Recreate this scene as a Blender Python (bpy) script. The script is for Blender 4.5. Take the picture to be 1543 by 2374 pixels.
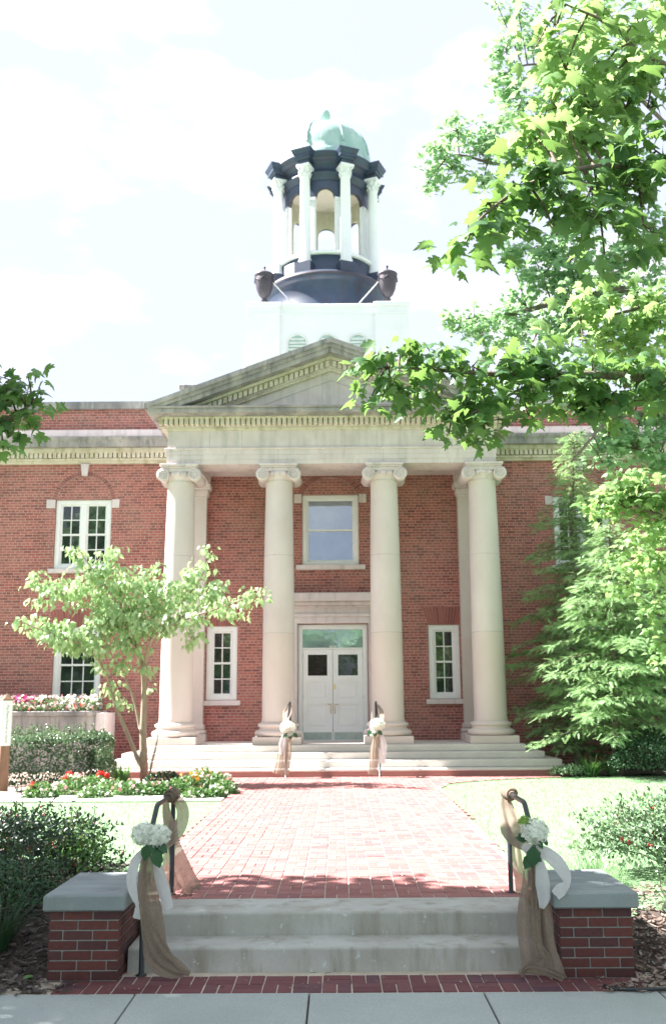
import bpy, math, random
import numpy as np
from mathutils import Matrix, Vector
for o in list(bpy.data.objects): bpy.data.objects.remove(o)
S = bpy.context.scene; COL = S.collection
R = math.radians; PI = math.pi
rng = np.random.default_rng(7); random.seed(7)

# ------------------------------------------------------------------ camera
CAM = dict(x=.1234, z=1.5895, yaw=.0036, pitch=.1968, roll=.0068, F=2246.6)
PW, PH = 1543, 2374
def cam_axes():
    y, p, r = CAM['yaw'], CAM['pitch'], CAM['roll']
    f = np.array([-math.sin(y)*math.cos(p), math.cos(y)*math.cos(p), math.sin(p)])
    r0 = np.array([math.cos(y), math.sin(y), 0]); u0 = np.cross(r0, f)
    c, s = math.cos(r), math.sin(r)
    return c*r0-s*u0, s*r0+c*u0, f
cr, cu, cf = cam_axes(); CO = np.array([CAM['x'], 0, CAM['z']])
cd = bpy.data.cameras.new('camera'); cam = bpy.data.objects.new('camera', cd); COL.objects.link(cam)
m = Matrix([[cr[i], cu[i], -cf[i], CO[i]] for i in range(3)]+[[0, 0, 0, 1]]); cam.matrix_world = m
cd.sensor_fit = 'VERTICAL'; cd.sensor_height = 36; cd.lens = CAM['F']/PH*36
cd.clip_end = 2000; cd.clip_start = .1
cd.dof.use_dof = True; cd.dof.focus_distance = 7.6; cd.dof.aperture_fstop = 3.2
S.camera = cam
def ray(px, py): return cf+cr*((px-PW/2)/CAM['F'])+cu*((PH/2-py)/CAM['F'])
def atY(px, py, Y):
    d = ray(px, py); return CO+d*(Y/d[1])
def atZ(px, py, Z=0.):
    d = ray(px, py); return CO+d*((Z-CO[2])/d[2])

# ------------------------------------------------------------------ world, sun, exposure
SUN_EL, SUN_DELTA = R(50), R(11)          # sun to the left, a little behind the facade plane
sdir = Vector((-math.cos(SUN_EL)*math.cos(SUN_DELTA), math.cos(SUN_EL)*math.sin(SUN_DELTA), math.sin(SUN_EL)))
W = bpy.data.worlds.new('World'); S.world = W; W.use_nodes = True
nt = W.node_tree; nt.nodes.clear()
out = nt.nodes.new('ShaderNodeOutputWorld'); bg = nt.nodes.new('ShaderNodeBackground')
sky = nt.nodes.new('ShaderNodeTexSky'); sky.sky_type = 'NISHITA'; sky.sun_disc = False
sky.sun_elevation = SUN_EL; sky.sun_rotation = math.atan2(sdir.x, sdir.y)
sky.air_density = 1.0; sky.dust_density = 1.5; sky.ozone_density = 1.5
tc = nt.nodes.new('ShaderNodeTexCoord'); mp = nt.nodes.new('ShaderNodeMapping'); mp.inputs['Scale'].default_value = (1, 1, 2.2)
mp.inputs['Location'].default_value = (.9, .2, .35)
no = nt.nodes.new('ShaderNodeTexNoise'); no.inputs['Scale'].default_value = 4.6; no.inputs['Detail'].default_value = 8; no.inputs['Roughness'].default_value = .52
ra = nt.nodes.new('ShaderNodeValToRGB'); ra.color_ramp.elements[0].position = .49; ra.color_ramp.elements[1].position = .66; ra.color_ramp.elements[0].color = (.0, .0, .0, 1)
mx = nt.nodes.new('ShaderNodeMix'); mx.data_type = 'RGBA'
mx.inputs['B'].default_value = (2.15, 2.15, 2.25, 1)
nt.links.new(tc.outputs['Generated'], mp.inputs[0]); nt.links.new(mp.outputs[0], no.inputs['Vector'])
nt.links.new(no.outputs['Fac'], ra.inputs[0])
nt.links.new(ra.outputs[0], mx.inputs['Factor']); mz = nt.nodes.new('ShaderNodeMix'); mz.data_type = 'RGBA'; mz.inputs['Factor'].default_value = .95; mz.inputs['B'].default_value = (1.34, 1.42, 1.76, 1)
nt.links.new(sky.outputs[0], mz.inputs['A']); nt.links.new(mz.outputs['Result'], mx.inputs['A'])
nt.links.new(mx.outputs['Result'], bg.inputs[0]); bg.inputs[1].default_value = .125
nt.links.new(bg.outputs[0], out.inputs[0])
sl = bpy.data.lights.new('sun', 'SUN'); sl.energy = 4.8; sl.angle = R(.53); sl.color = (1, .955, .92)
so = bpy.data.objects.new('sun', sl); COL.objects.link(so); so.rotation_euler = sdir.to_track_quat('Z', 'Y').to_euler()
so.location = (-20, 10, 30)
S.view_settings.view_transform = 'Standard'; S.view_settings.look = 'None'; S.view_settings.gamma = 1
S.view_settings.exposure = 2.45
S.render.resolution_x = 665; S.render.resolution_y = 1024
try:
    S.cycles.max_bounces = 8; S.cycles.diffuse_bounces = 4; S.cycles.transmission_bounces = 5; S.cycles.transparent_max_bounces = 8
except Exception: pass

# ------------------------------------------------------------------ materials
def nodes(name):
    M = bpy.data.materials.new(name); M.use_nodes = True
    t = M.node_tree; return M, t, t.nodes['Principled BSDF']
def N(t, kind, **kw):
    n = t.nodes.new(kind)
    for k, v in kw.items():
        if k.startswith('i_'): n.inputs[k[2:].replace('_', ' ')].default_value = v
        else: setattr(n, k, v)
    return n
def c4(c): return (*c, 1) if len(c) == 3 else c
def mixc(t, fac, a, b):
    m = N(t, 'ShaderNodeMix', data_type='RGBA')
    for s, v in (('Factor', fac), ('A', a), ('B', b)):
        if isinstance(v, (tuple, float, int)): m.inputs[s].default_value = c4(v) if isinstance(v, tuple) else v
        else: t.links.new(v, m.inputs[s])
    return m.outputs['Result']
def noise(t, scale, detail=4, rough=.55, vec=None, out='Fac', dist=0):
    n = N(t, 'ShaderNodeTexNoise'); n.inputs['Scale'].default_value = scale; n.inputs['Detail'].default_value = detail
    n.inputs['Roughness'].default_value = rough; n.inputs['Distortion'].default_value = dist
    if vec is None: vec = N(t, 'ShaderNodeNewGeometry').outputs['Position']
    t.links.new(vec, n.inputs['Vector']); return n.outputs[out]
def ramp(t, v, a, b, ca=(0, 0, 0), cb=(1, 1, 1)):
    r = N(t, 'ShaderNodeValToRGB'); r.color_ramp.elements[0].position = a; r.color_ramp.elements[1].position = b
    r.color_ramp.elements[0].color = c4(ca); r.color_ramp.elements[1].color = c4(cb); t.links.new(v, r.inputs[0]); return r.outputs[0]
def bump(t, b, h, strength=.3, dist=.01):
    n = N(t, 'ShaderNodeBump'); n.inputs['Strength'].default_value = strength; n.inputs['Distance'].default_value = dist
    t.links.new(h, n.inputs['Height']); t.links.new(n.outputs[0], b.inputs['Normal'])
def scaled(t, s):
    g = N(t, 'ShaderNodeNewGeometry'); m = N(t, 'ShaderNodeMapping'); m.inputs['Scale'].default_value = s
    t.links.new(g.outputs['Position'], m.inputs[0]); return m.outputs[0]
def stone(name, c1, c2, scale=3, rough=.85, streak=None, sc=(1, 1, 1), bmp=.15, speck=None, amt=1.):
    M, t, b = nodes(name); b.inputs['Roughness'].default_value = rough
    f = ramp(t, noise(t, scale, 6, .6, vec=scaled(t, sc)), .32, .68)
    col = mixc(t, f, c1, c2)
    if streak:
        f2 = ramp(t, noise(t, 1.6, 6, .65, vec=scaled(t, (3.2, 3.2, .45))), .5, .72)
        col = mixc(t, f2, col, streak)
    if speck:
        col = mixc(t, ramp(t, noise(t, 16, 3, .5), .66, .72), col, speck)
    fine = noise(t, 90, 3, .6)
    col = mixc(t, ramp(t, fine, .3, .75, (0, 0, 0), (.22*amt, .22*amt, .22*amt)), col, tuple(x*.55 for x in c1))
    t.links.new(col, b.inputs['Base Color']); bump(t, b, noise(t, 60, 5, .6), bmp, .01)
    return M
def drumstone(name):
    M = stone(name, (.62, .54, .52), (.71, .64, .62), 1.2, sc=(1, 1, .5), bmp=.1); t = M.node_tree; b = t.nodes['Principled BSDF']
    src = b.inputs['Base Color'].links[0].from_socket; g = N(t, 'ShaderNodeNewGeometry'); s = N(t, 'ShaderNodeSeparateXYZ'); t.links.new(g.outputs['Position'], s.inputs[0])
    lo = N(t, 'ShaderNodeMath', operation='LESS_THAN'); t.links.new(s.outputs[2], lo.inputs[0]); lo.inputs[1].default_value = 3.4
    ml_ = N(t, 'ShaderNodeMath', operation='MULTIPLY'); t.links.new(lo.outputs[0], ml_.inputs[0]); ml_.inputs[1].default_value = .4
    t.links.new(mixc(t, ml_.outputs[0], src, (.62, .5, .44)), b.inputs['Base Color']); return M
def plain(name, c, rough=.5, metal=0, var=.12, scale=8, bmp=0, spec=.5, coat=0):
    M, t, b = nodes(name); b.inputs['Roughness'].default_value = rough; b.inputs['Metallic'].default_value = metal
    b.inputs['Specular IOR Level'].default_value = spec
    col = mixc(t, ramp(t, noise(t, scale, 5), .3, .7), tuple(x*(1-var) for x in c), tuple(min(1, x*(1+var)) for x in c))
    t.links.new(col, b.inputs['Base Color'])
    if bmp: bump(t, b, noise(t, 70, 4), bmp, .006)
    return M
def brickwall(name, L=.238, H=.0787, mortar=.0125, c1=(.44, .13, .115), c2=(.15, .04, .045), mc=(.6, .48, .42), header=6):
    M, t, b = nodes(name); b.inputs['Roughness'].default_value = .88
    g = N(t, 'ShaderNodeNewGeometry'); s = N(t, 'ShaderNodeSeparateXYZ'); t.links.new(g.outputs['Position'], s.inputs[0])
    sn = N(t, 'ShaderNodeSeparateXYZ'); t.links.new(g.outputs['True Normal'], sn.inputs[0])
    ab = N(t, 'ShaderNodeMath', operation='ABSOLUTE'); t.links.new(sn.outputs[0], ab.inputs[0])
    gt = N(t, 'ShaderNodeMath', operation='GREATER_THAN'); t.links.new(ab.outputs[0], gt.inputs[0]); gt.inputs[1].default_value = .6
    mx_ = N(t, 'ShaderNodeMix', data_type='FLOAT'); t.links.new(gt.outputs[0], mx_.inputs[0]); t.links.new(s.outputs[0], mx_.inputs[2]); t.links.new(s.outputs[1], mx_.inputs[3])
    w = noise(t, 1.3, 2); wm = N(t, 'ShaderNodeMath', operation='MULTIPLY_ADD'); t.links.new(w, wm.inputs[0]); wm.inputs[1].default_value = .012; t.links.new(s.outputs[2], wm.inputs[2])
    cv = N(t, 'ShaderNodeCombineXYZ'); t.links.new(mx_.outputs[0], cv.inputs[0]); t.links.new(wm.outputs[0], cv.inputs[1])
    def br(width):
        n = N(t, 'ShaderNodeTexBrick'); n.offset = .5; n.offset_frequency = 2; n.squash = 1
        n.inputs['Scale'].default_value = 1; n.inputs['Brick Width'].default_value = width; n.inputs['Row Height'].default_value = H
        n.inputs['Mortar Size'].default_value = mortar/2; n.inputs['Mortar Smooth'].default_value = .25; n.inputs['Bias'].default_value = -.25
        n.inputs['Color1'].default_value = c4(c1); n.inputs['Color2'].default_value = c4(c2); n.inputs['Mortar'].default_value = c4(mc)
        t.links.new(cv.outputs[0], n.inputs['Vector']); return n
    A, B = br(L), br(L/2)
    dv = N(t, 'ShaderNodeMath', operation='DIVIDE'); t.links.new(wm.outputs[0], dv.inputs[0]); dv.inputs[1].default_value = H
    fl = N(t, 'ShaderNodeMath', operation='FLOOR'); t.links.new(dv.outputs[0], fl.inputs[0])
    ad = N(t, 'ShaderNodeMath', operation='ADD'); t.links.new(fl.outputs[0], ad.inputs[0]); ad.inputs[1].default_value = 600.5
    mo = N(t, 'ShaderNodeMath', operation='MODULO'); t.links.new(ad.outputs[0], mo.inputs[0]); mo.inputs[1].default_value = header
    lt = N(t, 'ShaderNodeMath', operation='LESS_THAN'); t.links.new(mo.outputs[0], lt.inputs[0]); lt.inputs[1].default_value = 1
    col = mixc(t, lt.outputs[0], A.outputs['Color'], B.outputs['Color'])
    f = N(t, 'ShaderNodeMix', data_type='FLOAT'); t.links.new(lt.outputs[0], f.inputs[0]); t.links.new(A.outputs['Fac'], f.inputs[2]); t.links.new(B.outputs['Fac'], f.inputs[3])
    dk = ramp(t, noise(t, .8, 7, .7, vec=scaled(t, (1.6, 1.6, .35))), .52, .78, (0, 0, 0), (.6, .6, .6)); col = mixc(t, dk, col, (.15, .055, .045))
    stain = ramp(t, noise(t, 1.1, 6, .6), .35, .7)
    col = mixc(t, stain, col, mixc(t, .3, col, (.42, .3, .25)))
    col = mixc(t, ramp(t, noise(t, 45, 4), .3, .8, (0, 0, 0), (.35, .35, .35)), col, (.13, .04, .03))
    t.links.new(col, b.inputs['Base Color'])
    iv = N(t, 'ShaderNodeMath', operation='SUBTRACT'); iv.inputs[0].default_value = 1; t.links.new(f.outputs[0], iv.inputs[1])
    bump(t, b, iv.outputs[0], .6, .008); return M
def islandmat(name, cols, rough=.85, grain=.25, bmp=.2, extra=None):
    M, t, b = nodes(name); b.inputs['Roughness'].default_value = rough
    g = N(t, 'ShaderNodeNewGeometry'); r = N(t, 'ShaderNodeValToRGB'); r.color_ramp.interpolation = 'LINEAR'
    els = r.color_ramp.elements
    while len(els) < len(cols): els.new(.5)
    for i, c in enumerate(cols): els[i].position = i/(len(cols)-1); els[i].color = c4(c)
    t.links.new(g.outputs['Random Per Island'], r.inputs[0])
    col = mixc(t, ramp(t, noise(t, 28, 5, .65), .3, .75, (0, 0, 0), (grain*2,)*3), r.outputs[0], tuple(x*.45 for x in cols[0]))
    if extra: col = mixc(t, ramp(t, noise(t, 2.2, 6, .7), .52, .75), col, extra)
    t.links.new(col, b.inputs['Base Color']); bump(t, b, noise(t, 120, 4), bmp, .004); return M
def leafmat(name, a, b_, trans, tf=.4, rough=.45, third=None):
    M, t, b = nodes(name); b.inputs['Roughness'].default_value = rough; b.inputs['Specular IOR Level'].default_value = .4
    g = N(t, 'ShaderNodeNewGeometry'); col = mixc(t, g.outputs['Random Per Island'], a, b_)
    if third: col = mixc(t, ramp(t, noise(t, 1.7, 3), .45, .65), col, third)
    t.links.new(col, b.inputs['Base Color'])
    tr = N(t, 'ShaderNodeBsdfTranslucent'); tr.inputs[0].default_value = c4(trans)
    ms = N(t, 'ShaderNodeMixShader'); ms.inputs[0].default_value = tf
    o = t.nodes['Material Output']; t.links.new(b.outputs[0], ms.inputs[1]); t.links.new(tr.outputs[0], ms.inputs[2]); t.links.new(ms.outputs[0], o.inputs[0])
    return M
def cloth(name, c1, c2, scale=900, alpha=.0, tf=.35, tcol=None):
    M, t, b = nodes(name); b.inputs['Roughness'].default_value = .95; b.inputs['Specular IOR Level'].default_value = .1
    wv = N(t, 'ShaderNodeTexWave', wave_type='BANDS', bands_direction='X'); wv.inputs['Scale'].default_value = scale/6; wv.inputs['Distortion'].default_value = 1.5
    uv = N(t, 'ShaderNodeUVMap'); t.links.new(uv.outputs[0], wv.inputs[0])
    wv2 = N(t, 'ShaderNodeTexWave', wave_type='BANDS', bands_direction='Y'); wv2.inputs['Scale'].default_value = scale/6; wv2.inputs['Distortion'].default_value = 1.5
    t.links.new(uv.outputs[0], wv2.inputs[0])
    mm = N(t, 'ShaderNodeMath', operation='MULTIPLY'); t.links.new(wv.outputs['Fac'], mm.inputs[0]); t.links.new(wv2.outputs['Fac'], mm.inputs[1])
    col = mixc(t, mm.outputs[0], c1, c2); col = mixc(t, ramp(t, noise(t, 9, 5), .35, .7), col, tuple(x*.8 for x in c1)); col = mixc(t, ramp(t, noise(t, 150, 3, .7, vec=scaled(t, (1, 1, .35))), .4, .62), col, tuple(x*(.62 if c1[0] < .6 else .9) for x in c1))
    t.links.new(col, b.inputs['Base Color']); ad_ = N(t, 'ShaderNodeMath', operation='MULTIPLY_ADD'); t.links.new(noise(t, 22, 4, .6, vec=scaled(t, (1, 1, .25))), ad_.inputs[0]); ad_.inputs[1].default_value = 3; t.links.new(mm.outputs[0], ad_.inputs[2]); bump(t, b, ad_.outputs[0], .55, .006)
    tr = N(t, 'ShaderNodeBsdfTranslucent'); tr.inputs[0].default_value = c4(tcol or c2)
    ms = N(t, 'ShaderNodeMixShader'); ms.inputs[0].default_value = tf
    o = t.nodes['Material Output']; t.links.new(b.outputs[0], ms.inputs[1]); t.links.new(tr.outputs[0], ms.inputs[2])
    last = ms.outputs[0]
    if alpha:
        tp = N(t, 'ShaderNodeBsdfTransparent'); m2 = N(t, 'ShaderNodeMixShader'); m2.inputs[0].default_value = alpha
        t.links.new(last, m2.inputs[1]); t.links.new(tp.outputs[0], m2.inputs[2]); last = m2.outputs[0]
    t.links.new(last, o.inputs[0]); return M
def glassmat(name, c=(.012, .016, .016), refl=.9, metal=0, k=2.2):
    M, t, b = nodes(name); b.inputs['Metallic'].default_value = metal; b.inputs['Roughness'].default_value = .03; b.inputs['Specular IOR Level'].default_value = refl
    col = mixc(t, ramp(t, noise(t, 2.5, 4), .4, .7), c, tuple(x*k for x in c)); t.links.new(col, b.inputs['Base Color'])
    bump(t, b, noise(t, 3.5, 2), .12, .01); return M

MT = dict(
 brick=brickwall('red_brick_wall'),
 archbrick=islandmat('arch_brick', [(.22, .065, .06), (.33, .1, .09), (.42, .14, .12), (.36, .12, .1)]),
 pavebrick=islandmat('paving_brick', [(.26, .098, .092), (.315, .128, .118), (.345, .15, .14), (.23, .092, .097)], grain=.14, extra=(.32, .15, .135)),
 pavebrick_shaded=islandmat('shaded_paving_brick', [(.13, .04, .045), (.17, .055, .06), (.19, .07, .07), (.09, .04, .06)], grain=.2),  # same brick as the path, the entry strip's shade painted into its colour
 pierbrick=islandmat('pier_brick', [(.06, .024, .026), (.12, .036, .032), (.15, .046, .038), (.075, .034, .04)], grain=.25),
 mortar=stone('mortar', (.24, .24, .22), (.34, .34, .32), 20),
 sand=stone('joint_sand', (.5, .42, .34), (.66, .58, .48), 9, speck=(.12, .14, .06)),
 lime=stone('limestone', (.63, .545, .55), (.76, .675, .68), 1.6, streak=(.5, .46, .46)),
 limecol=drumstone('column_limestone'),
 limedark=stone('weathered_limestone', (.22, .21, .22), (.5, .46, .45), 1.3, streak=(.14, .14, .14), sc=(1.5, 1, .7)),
 limeyellow=stone('cream_limestone', (.63, .56, .47), (.73, .67, .59), 1.6, streak=(.42, .36, .22)),
 conc=stone('step_concrete', (.4, .39, .35), (.52, .525, .5), 2.2, speck=(.58, .62, .62), streak=(.28, .255, .2)),
 walk=stone('sidewalk_concrete', (.37, .41, .4), (.46, .495, .48), 1.2, amt=2.6),
 cap=stone('cap_stone', (.17, .2, .21), (.31, .35, .36), 2.4, sc=(.6, 2.5, 1), streak=(.3, .32, .31)),
 stepst=stone('portico_step_stone', (.56, .52, .49), (.68, .64, .6), 1.4),
 white=plain('white_paint', (.8, .81, .82), .45, var=.03, scale=3),
 ivory=plain('ivory_paint', (.72, .68, .58), .5, var=.05),
 copperdark=stone('dark_bronze_cladding', (.028, .045, .085), (.045, .07, .12), 1.7, rough=.45, streak=(.06, .04, .05), bmp=.05),
 copperbrown=stone('brown_bronze_cladding', (.045, .038, .052), (.08, .065, .085), 2, rough=.5, bmp=.05),
 verdigris=stone('verdigris_copper', (.27, .43, .41), (.4, .55, .52), 1.8, rough=.75, streak=(.52, .62, .58)),
 glass=glassmat('window_glass'), glasslite=glassmat('sky_tinted_glass', (.3, .36, .43), 1.0, .5, 1.12),  # second glass has sky reflection partly painted in as a blue grey base
 stained=glassmat('leaded_glass', (.02, .015, .015), .2),
 brass=plain('brass', (.7, .5, .2), .3, 1), steel=plain('kick_plate_metal', (.35, .4, .4), .35, .8),
 pipe=plain('black_painted_pipe', (.02, .025, .03), .35, 0, .2, 20, .1), dark=plain('dark_void', (.01, .011, .01), .8),
 louver=plain('louver_paint', (.7, .74, .7), .6), roof=plain('roof_copper', (.22, .24, .22), .7),
 wood=stone('weathered_wood', (.2, .11, .07), (.3, .18, .12), 6, sc=(3, 3, .4)),
 print=plain('grey_print', (.25, .25, .25), .6), asphalt=stone('asphalt', (.045, .045, .046), (.06, .06, .06), 8),
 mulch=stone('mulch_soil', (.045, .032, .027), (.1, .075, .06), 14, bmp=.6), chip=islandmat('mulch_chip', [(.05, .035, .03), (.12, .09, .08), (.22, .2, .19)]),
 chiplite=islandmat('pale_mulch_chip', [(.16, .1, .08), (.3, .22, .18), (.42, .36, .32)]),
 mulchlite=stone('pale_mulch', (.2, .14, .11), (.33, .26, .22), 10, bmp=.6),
 bark=stone('bark', (.13, .1, .085), (.25, .2, .17), 9, sc=(3, 3, .6), bmp=.6), twig=plain('twig_bark', (.11, .075, .06), .8),
 barklite=stone('pale_bark', (.26, .2, .15), (.42, .34, .26), 9, sc=(3, 3, .6), bmp=.5),
 lawn=stone('lawn_turf', (.13, .24, .11), (.19, .31, .165), 5, bmp=.5), grass=leafmat('grass_blade', (.15, .28, .12), (.25, .37, .2), (.28, .44, .22), .35),
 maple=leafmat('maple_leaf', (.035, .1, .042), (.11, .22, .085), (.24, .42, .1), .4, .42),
 maplelit=leafmat('sunlit_maple_leaf', (.14, .26, .1), (.22, .35, .15), (.38, .56, .2), .5, .42),  # lit copy of the maple leaf, sunlight painted in as paler green
 maplefar=leafmat('far_maple_leaf', (.16, .32, .17), (.28, .45, .26), (.42, .62, .32), .42, .4, third=(.24, .42, .2)),
 dogwood=leafmat('dogwood_leaf', (.26, .43, .2), (.5, .62, .37), (.44, .6, .28), .35, .32),
 hemlock=leafmat('hemlock_needle', (.15, .32, .12), (.36, .52, .26), (.4, .58, .25), .35, .55),
 holly=leafmat('holly_leaf', (.012, .034, .022), (.028, .06, .036), (.06, .12, .03), .12, .42),
 hedge=leafmat('hedge_leaf', (.02, .06, .032), (.12, .2, .12), (.22, .34, .17), .3, .2),
 shrub=leafmat('abelia_leaf', (.09, .17, .09), (.18, .27, .16), (.22, .32, .14), .25, .3),
 juniper=leafmat('low_shrub_leaf', (.02, .06, .03), (.05, .12, .05), (.08, .15, .05), .15, .4),
 bed=leafmat('bedding_leaf', (.05, .14, .04), (.12, .24, .08), (.2, .35, .1), .25, .4),
 box=leafmat('boxwood_leaf', (.02, .06, .03), (.045, .1, .045), (.05, .12, .03), .15, .35),
 berry=plain('red_berry', (.35, .02, .02), .35), red=leafmat('red_petal', (.6, .02, .02), (.75, .06, .04), (.8, .05, .03), .3),
 pink=leafmat('pink_petal', (.7, .2, .3), (.85, .45, .5), (.85, .4, .45), .3), magenta=leafmat('magenta_petal', (.5, .02, .2), (.6, .06, .3), (.6, .05, .3), .3),
 whitep=leafmat('white_petal', (.78, .78, .7), (.85, .84, .8), (.8, .82, .7), .3), orange=leafmat('orange_petal', (.8, .3, .02), (.85, .45, .05), (.8, .4, .05), .3),
 hydr=leafmat('hydrangea_floret', (.8, .84, .77), (.9, .91, .87), (.85, .88, .78), .25, .6),
 viburnum=leafmat('green_floret', (.2, .36, .06), (.35, .5, .12), (.4, .6, .1), .3), bqleaf=leafmat('bouquet_leaf', (.02, .07, .03), (.04, .11, .05), (.06, .16, .04), .15, .35),
 burlap=cloth('burlap', (.37, .295, .235), (.52, .44, .365), 900, .05, .28, (.52, .43, .34)),
 burlapthin=cloth('sheer_burlap', (.44, .355, .295), (.6, .51, .44), 900, .13, .34, (.55, .45, .35)),
 ribbon=cloth('white_ribbon_cloth', (.84, .84, .86), (.88, .88, .9), 1200, 0, .3, (.8, .8, .82)),
)

# ------------------------------------------------------------------ mesh helpers
class MB:
    def __init__(s): s.v = []; s.f = []; s.m = []; s.sm = []
    def add(s, V, F, mi=0, smooth=False):
        o = len(s.v); s.v += [tuple(map(float, p)) for p in V]
        for f in F: s.f.append([o+i for i in f]); s.m.append(mi); s.sm.append(smooth)
    def box(s, x0, x1, y0, y1, z0, z1, mi=0, bev=0):
        if x0 > x1: x0, x1 = x1, x0
        if bev <= 0:
            V = [(x, y, z) for x in (x0, x1) for y in (y0, y1) for z in (z0, z1)]
            s.add(V, [(0, 1, 3, 2), (4, 6, 7, 5), (0, 4, 5, 1), (2, 3, 7, 6), (0, 2, 6, 4), (1, 5, 7, 3)], mi)
        else:
            b = bev; V = []; idx = {}
            for a, (sx, xx) in enumerate(((1, x0), (-1, x1))):
                for c, (sy, yy) in enumerate(((1, y0), (-1, y1))):
                    for d, (sz, zz) in enumerate(((1, z0), (-1, z1))):
                        idx[a, c, d, 0] = len(V); V.append((xx, yy+sy*b, zz+sz*b))
                        idx[a, c, d, 1] = len(V); V.append((xx+sx*b, yy, zz+sz*b))
                        idx[a, c, d, 2] = len(V); V.append((xx+sx*b, yy+sy*b, zz))
            I = lambda a, c, d, k: idx[a, c, d, k]; F = []
            F += [(I(0,0,0,0), I(0,0,1,0), I(0,1,1,0), I(0,1,0,0)), (I(1,0,0,0), I(1,1,0,0), I(1,1,1,0), I(1,0,1,0))]
            F += [(I(0,0,0,1), I(1,0,0,1), I(1,0,1,1), I(0,0,1,1)), (I(0,1,0,1), I(0,1,1,1), I(1,1,1,1), I(1,1,0,1))]
            F += [(I(0,0,0,2), I(0,1,0,2), I(1,1,0,2), I(1,0,0,2)), (I(0,0,1,2), I(1,0,1,2), I(1,1,1,2), I(0,1,1,2))]
            for a in (0, 1):
                for c in (0, 1): F.append((I(a,c,0,0), I(a,c,0,1), I(a,c,1,1), I(a,c,1,0)))
                for d in (0, 1): F.append((I(a,0,d,0), I(a,0,d,2), I(a,1,d,2), I(a,1,d,0)))
            for c in (0, 1):
                for d in (0, 1): F.append((I(0,c,d,1), I(0,c,d,2), I(1,c,d,2), I(1,c,d,1)))
            for a in (0, 1):
                for c in (0, 1):
                    for d in (0, 1): F.append((I(a,c,d,0), I(a,c,d,1), I(a,c,d,2)))
            s.add(V, F, mi)
    def prism(s, pts, y0, y1, mi=0):            # pts in (x,z), extruded along y
        n = len(pts); V = [(x, y0, z) for x, z in pts]+[(x, y1, z) for x, z in pts]
        s.add(V, [list(range(n)), list(range(2*n-1, n-1, -1))]+[(i, i+n, (i+1) % n+n, (i+1) % n) for i in range(n)], mi)
    def lathe(s, prof, cx, cy, n=32, mi=0, smooth=True, a0=0, a1=2*PI, cap=True):
        full = abs(a1-a0-2*PI) < 1e-6; k = n if full else n+1
        V = [(cx+r*math.sin(a0+(a1-a0)*i/n), cy-r*math.cos(a0+(a1-a0)*i/n), z) for r, z in prof for i in range(k)]
        F = []
        for j in range(len(prof)-1):
            for i in range(n):
                i2 = (i+1) % k; F.append((j*k+i, j*k+i2, (j+1)*k+i2, (j+1)*k+i))
        s.add(V, F, mi, smooth)
    def tube(s, pts, rad, n=8, mi=0, smooth=True, cap=True):
        P = [Vector(p) for p in pts]; V = []; F = []
        if not hasattr(rad, '__len__'): rad = [rad]*len(P)
        up = Vector((.13, .21, .97))
        for i, p in enumerate(P):
            d = (P[min(i+1, len(P)-1)]-P[max(i-1, 0)]).normalized()
            a = d.cross(up)
            if a.length < .15: a = d.cross(Vector((1, 0, 0)))
            a.normalize(); b = d.cross(a)
            if i and a.dot(pa) < 0: a = -a; b = -b
            pa = a
            for k in range(n):
                q = 2*PI*k/n; V.append(p+(a*math.cos(q)+b*math.sin(q))*rad[i])
        for i in range(len(P)-1):
            for k in range(n): F.append((i*n+k, i*n+(k+1) % n, (i+1)*n+(k+1) % n, (i+1)*n+k))
        if cap: F.append(list(range(n))); F.append([(len(P)-1)*n+k for k in range(n)][::-1])
        s.add(V, F, mi, smooth)
    def build(s, name, mats, parent=None, recalc=False):
        L = root_loc(parent) if parent is not None else Vector((0, 0, 0))
        me = bpy.data.meshes.new(name); me.from_pydata([(a-L[0], b-L[1], c-L[2]) for a, b, c in s.v], [], s.f)
        if not isinstance(mats, (list, tuple)): mats = [mats]
        for mm in mats: me.materials.append(mm)
        me.polygons.foreach_set('material_index', s.m); me.polygons.foreach_set('use_smooth', s.sm); me.update()
        if recalc:
            import bmesh
            b = bmesh.new(); b.from_mesh(me); bmesh.ops.recalc_face_normals(b, faces=b.faces); b.to_mesh(me); b.free()
        o = bpy.data.objects.new(name, me); COL.objects.link(o)
        if parent is not None: o.parent = parent
        return o
def root_loc(o):
    v = Vector((0, 0, 0))
    while o is not None: v += Vector(o.location); o = o.parent
    return v
def tag(o, label=None, cat=None, group=None, kind=None):
    if label: o['label'] = label
    if cat: o['category'] = cat
    if group: o['group'] = group
    if kind: o['kind'] = kind
    return o
def empty(name, loc, label, cat, group=None):
    o = bpy.data.objects.new(name, None); COL.objects.link(o); o.location = loc; o.empty_display_size = .2
    return tag(o, label, cat, group)

# vegetation templates: (verts in local x=side, y=along, z=normal), triangles
def maple_template():
    o = [(0, 0), (.16, -.03), (.3, .02), (.24, .16), (.42, .14), (.5, .24), (.4, .3), (.56, .44), (.5, .5), (.34, .46), (.3, .52), (.2, .5), (.2, .66), (.12, .68), (.09, .84), (0, 1.)]
    L = [(-x, y) for x, y in o[1:-1]][::-1]; pts = o+L
    V = [(0, .36, .05)]+[(x, y, -.38*abs(x)**1.3-.28*max(0, y-.5)**1.2) for x, y in pts]
    n = len(pts); return np.array(V), np.array([(0, 1+i, 1+(i+1) % n) for i in range(n)])
def oval_template(w=.28, fold=.12, droop=.15):
    V = [(0, 0, 0), (w, .35, fold), (w*.8, .7, fold-.5*droop), (0, 1, -droop), (-w*.8, .7, fold-.5*droop), (-w, .35, fold), (0, .5, 0)]
    return np.array(V), np.array([(0, 1, 6), (1, 2, 6), (2, 3, 6), (3, 4, 6), (4, 5, 6), (5, 0, 6)])
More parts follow.
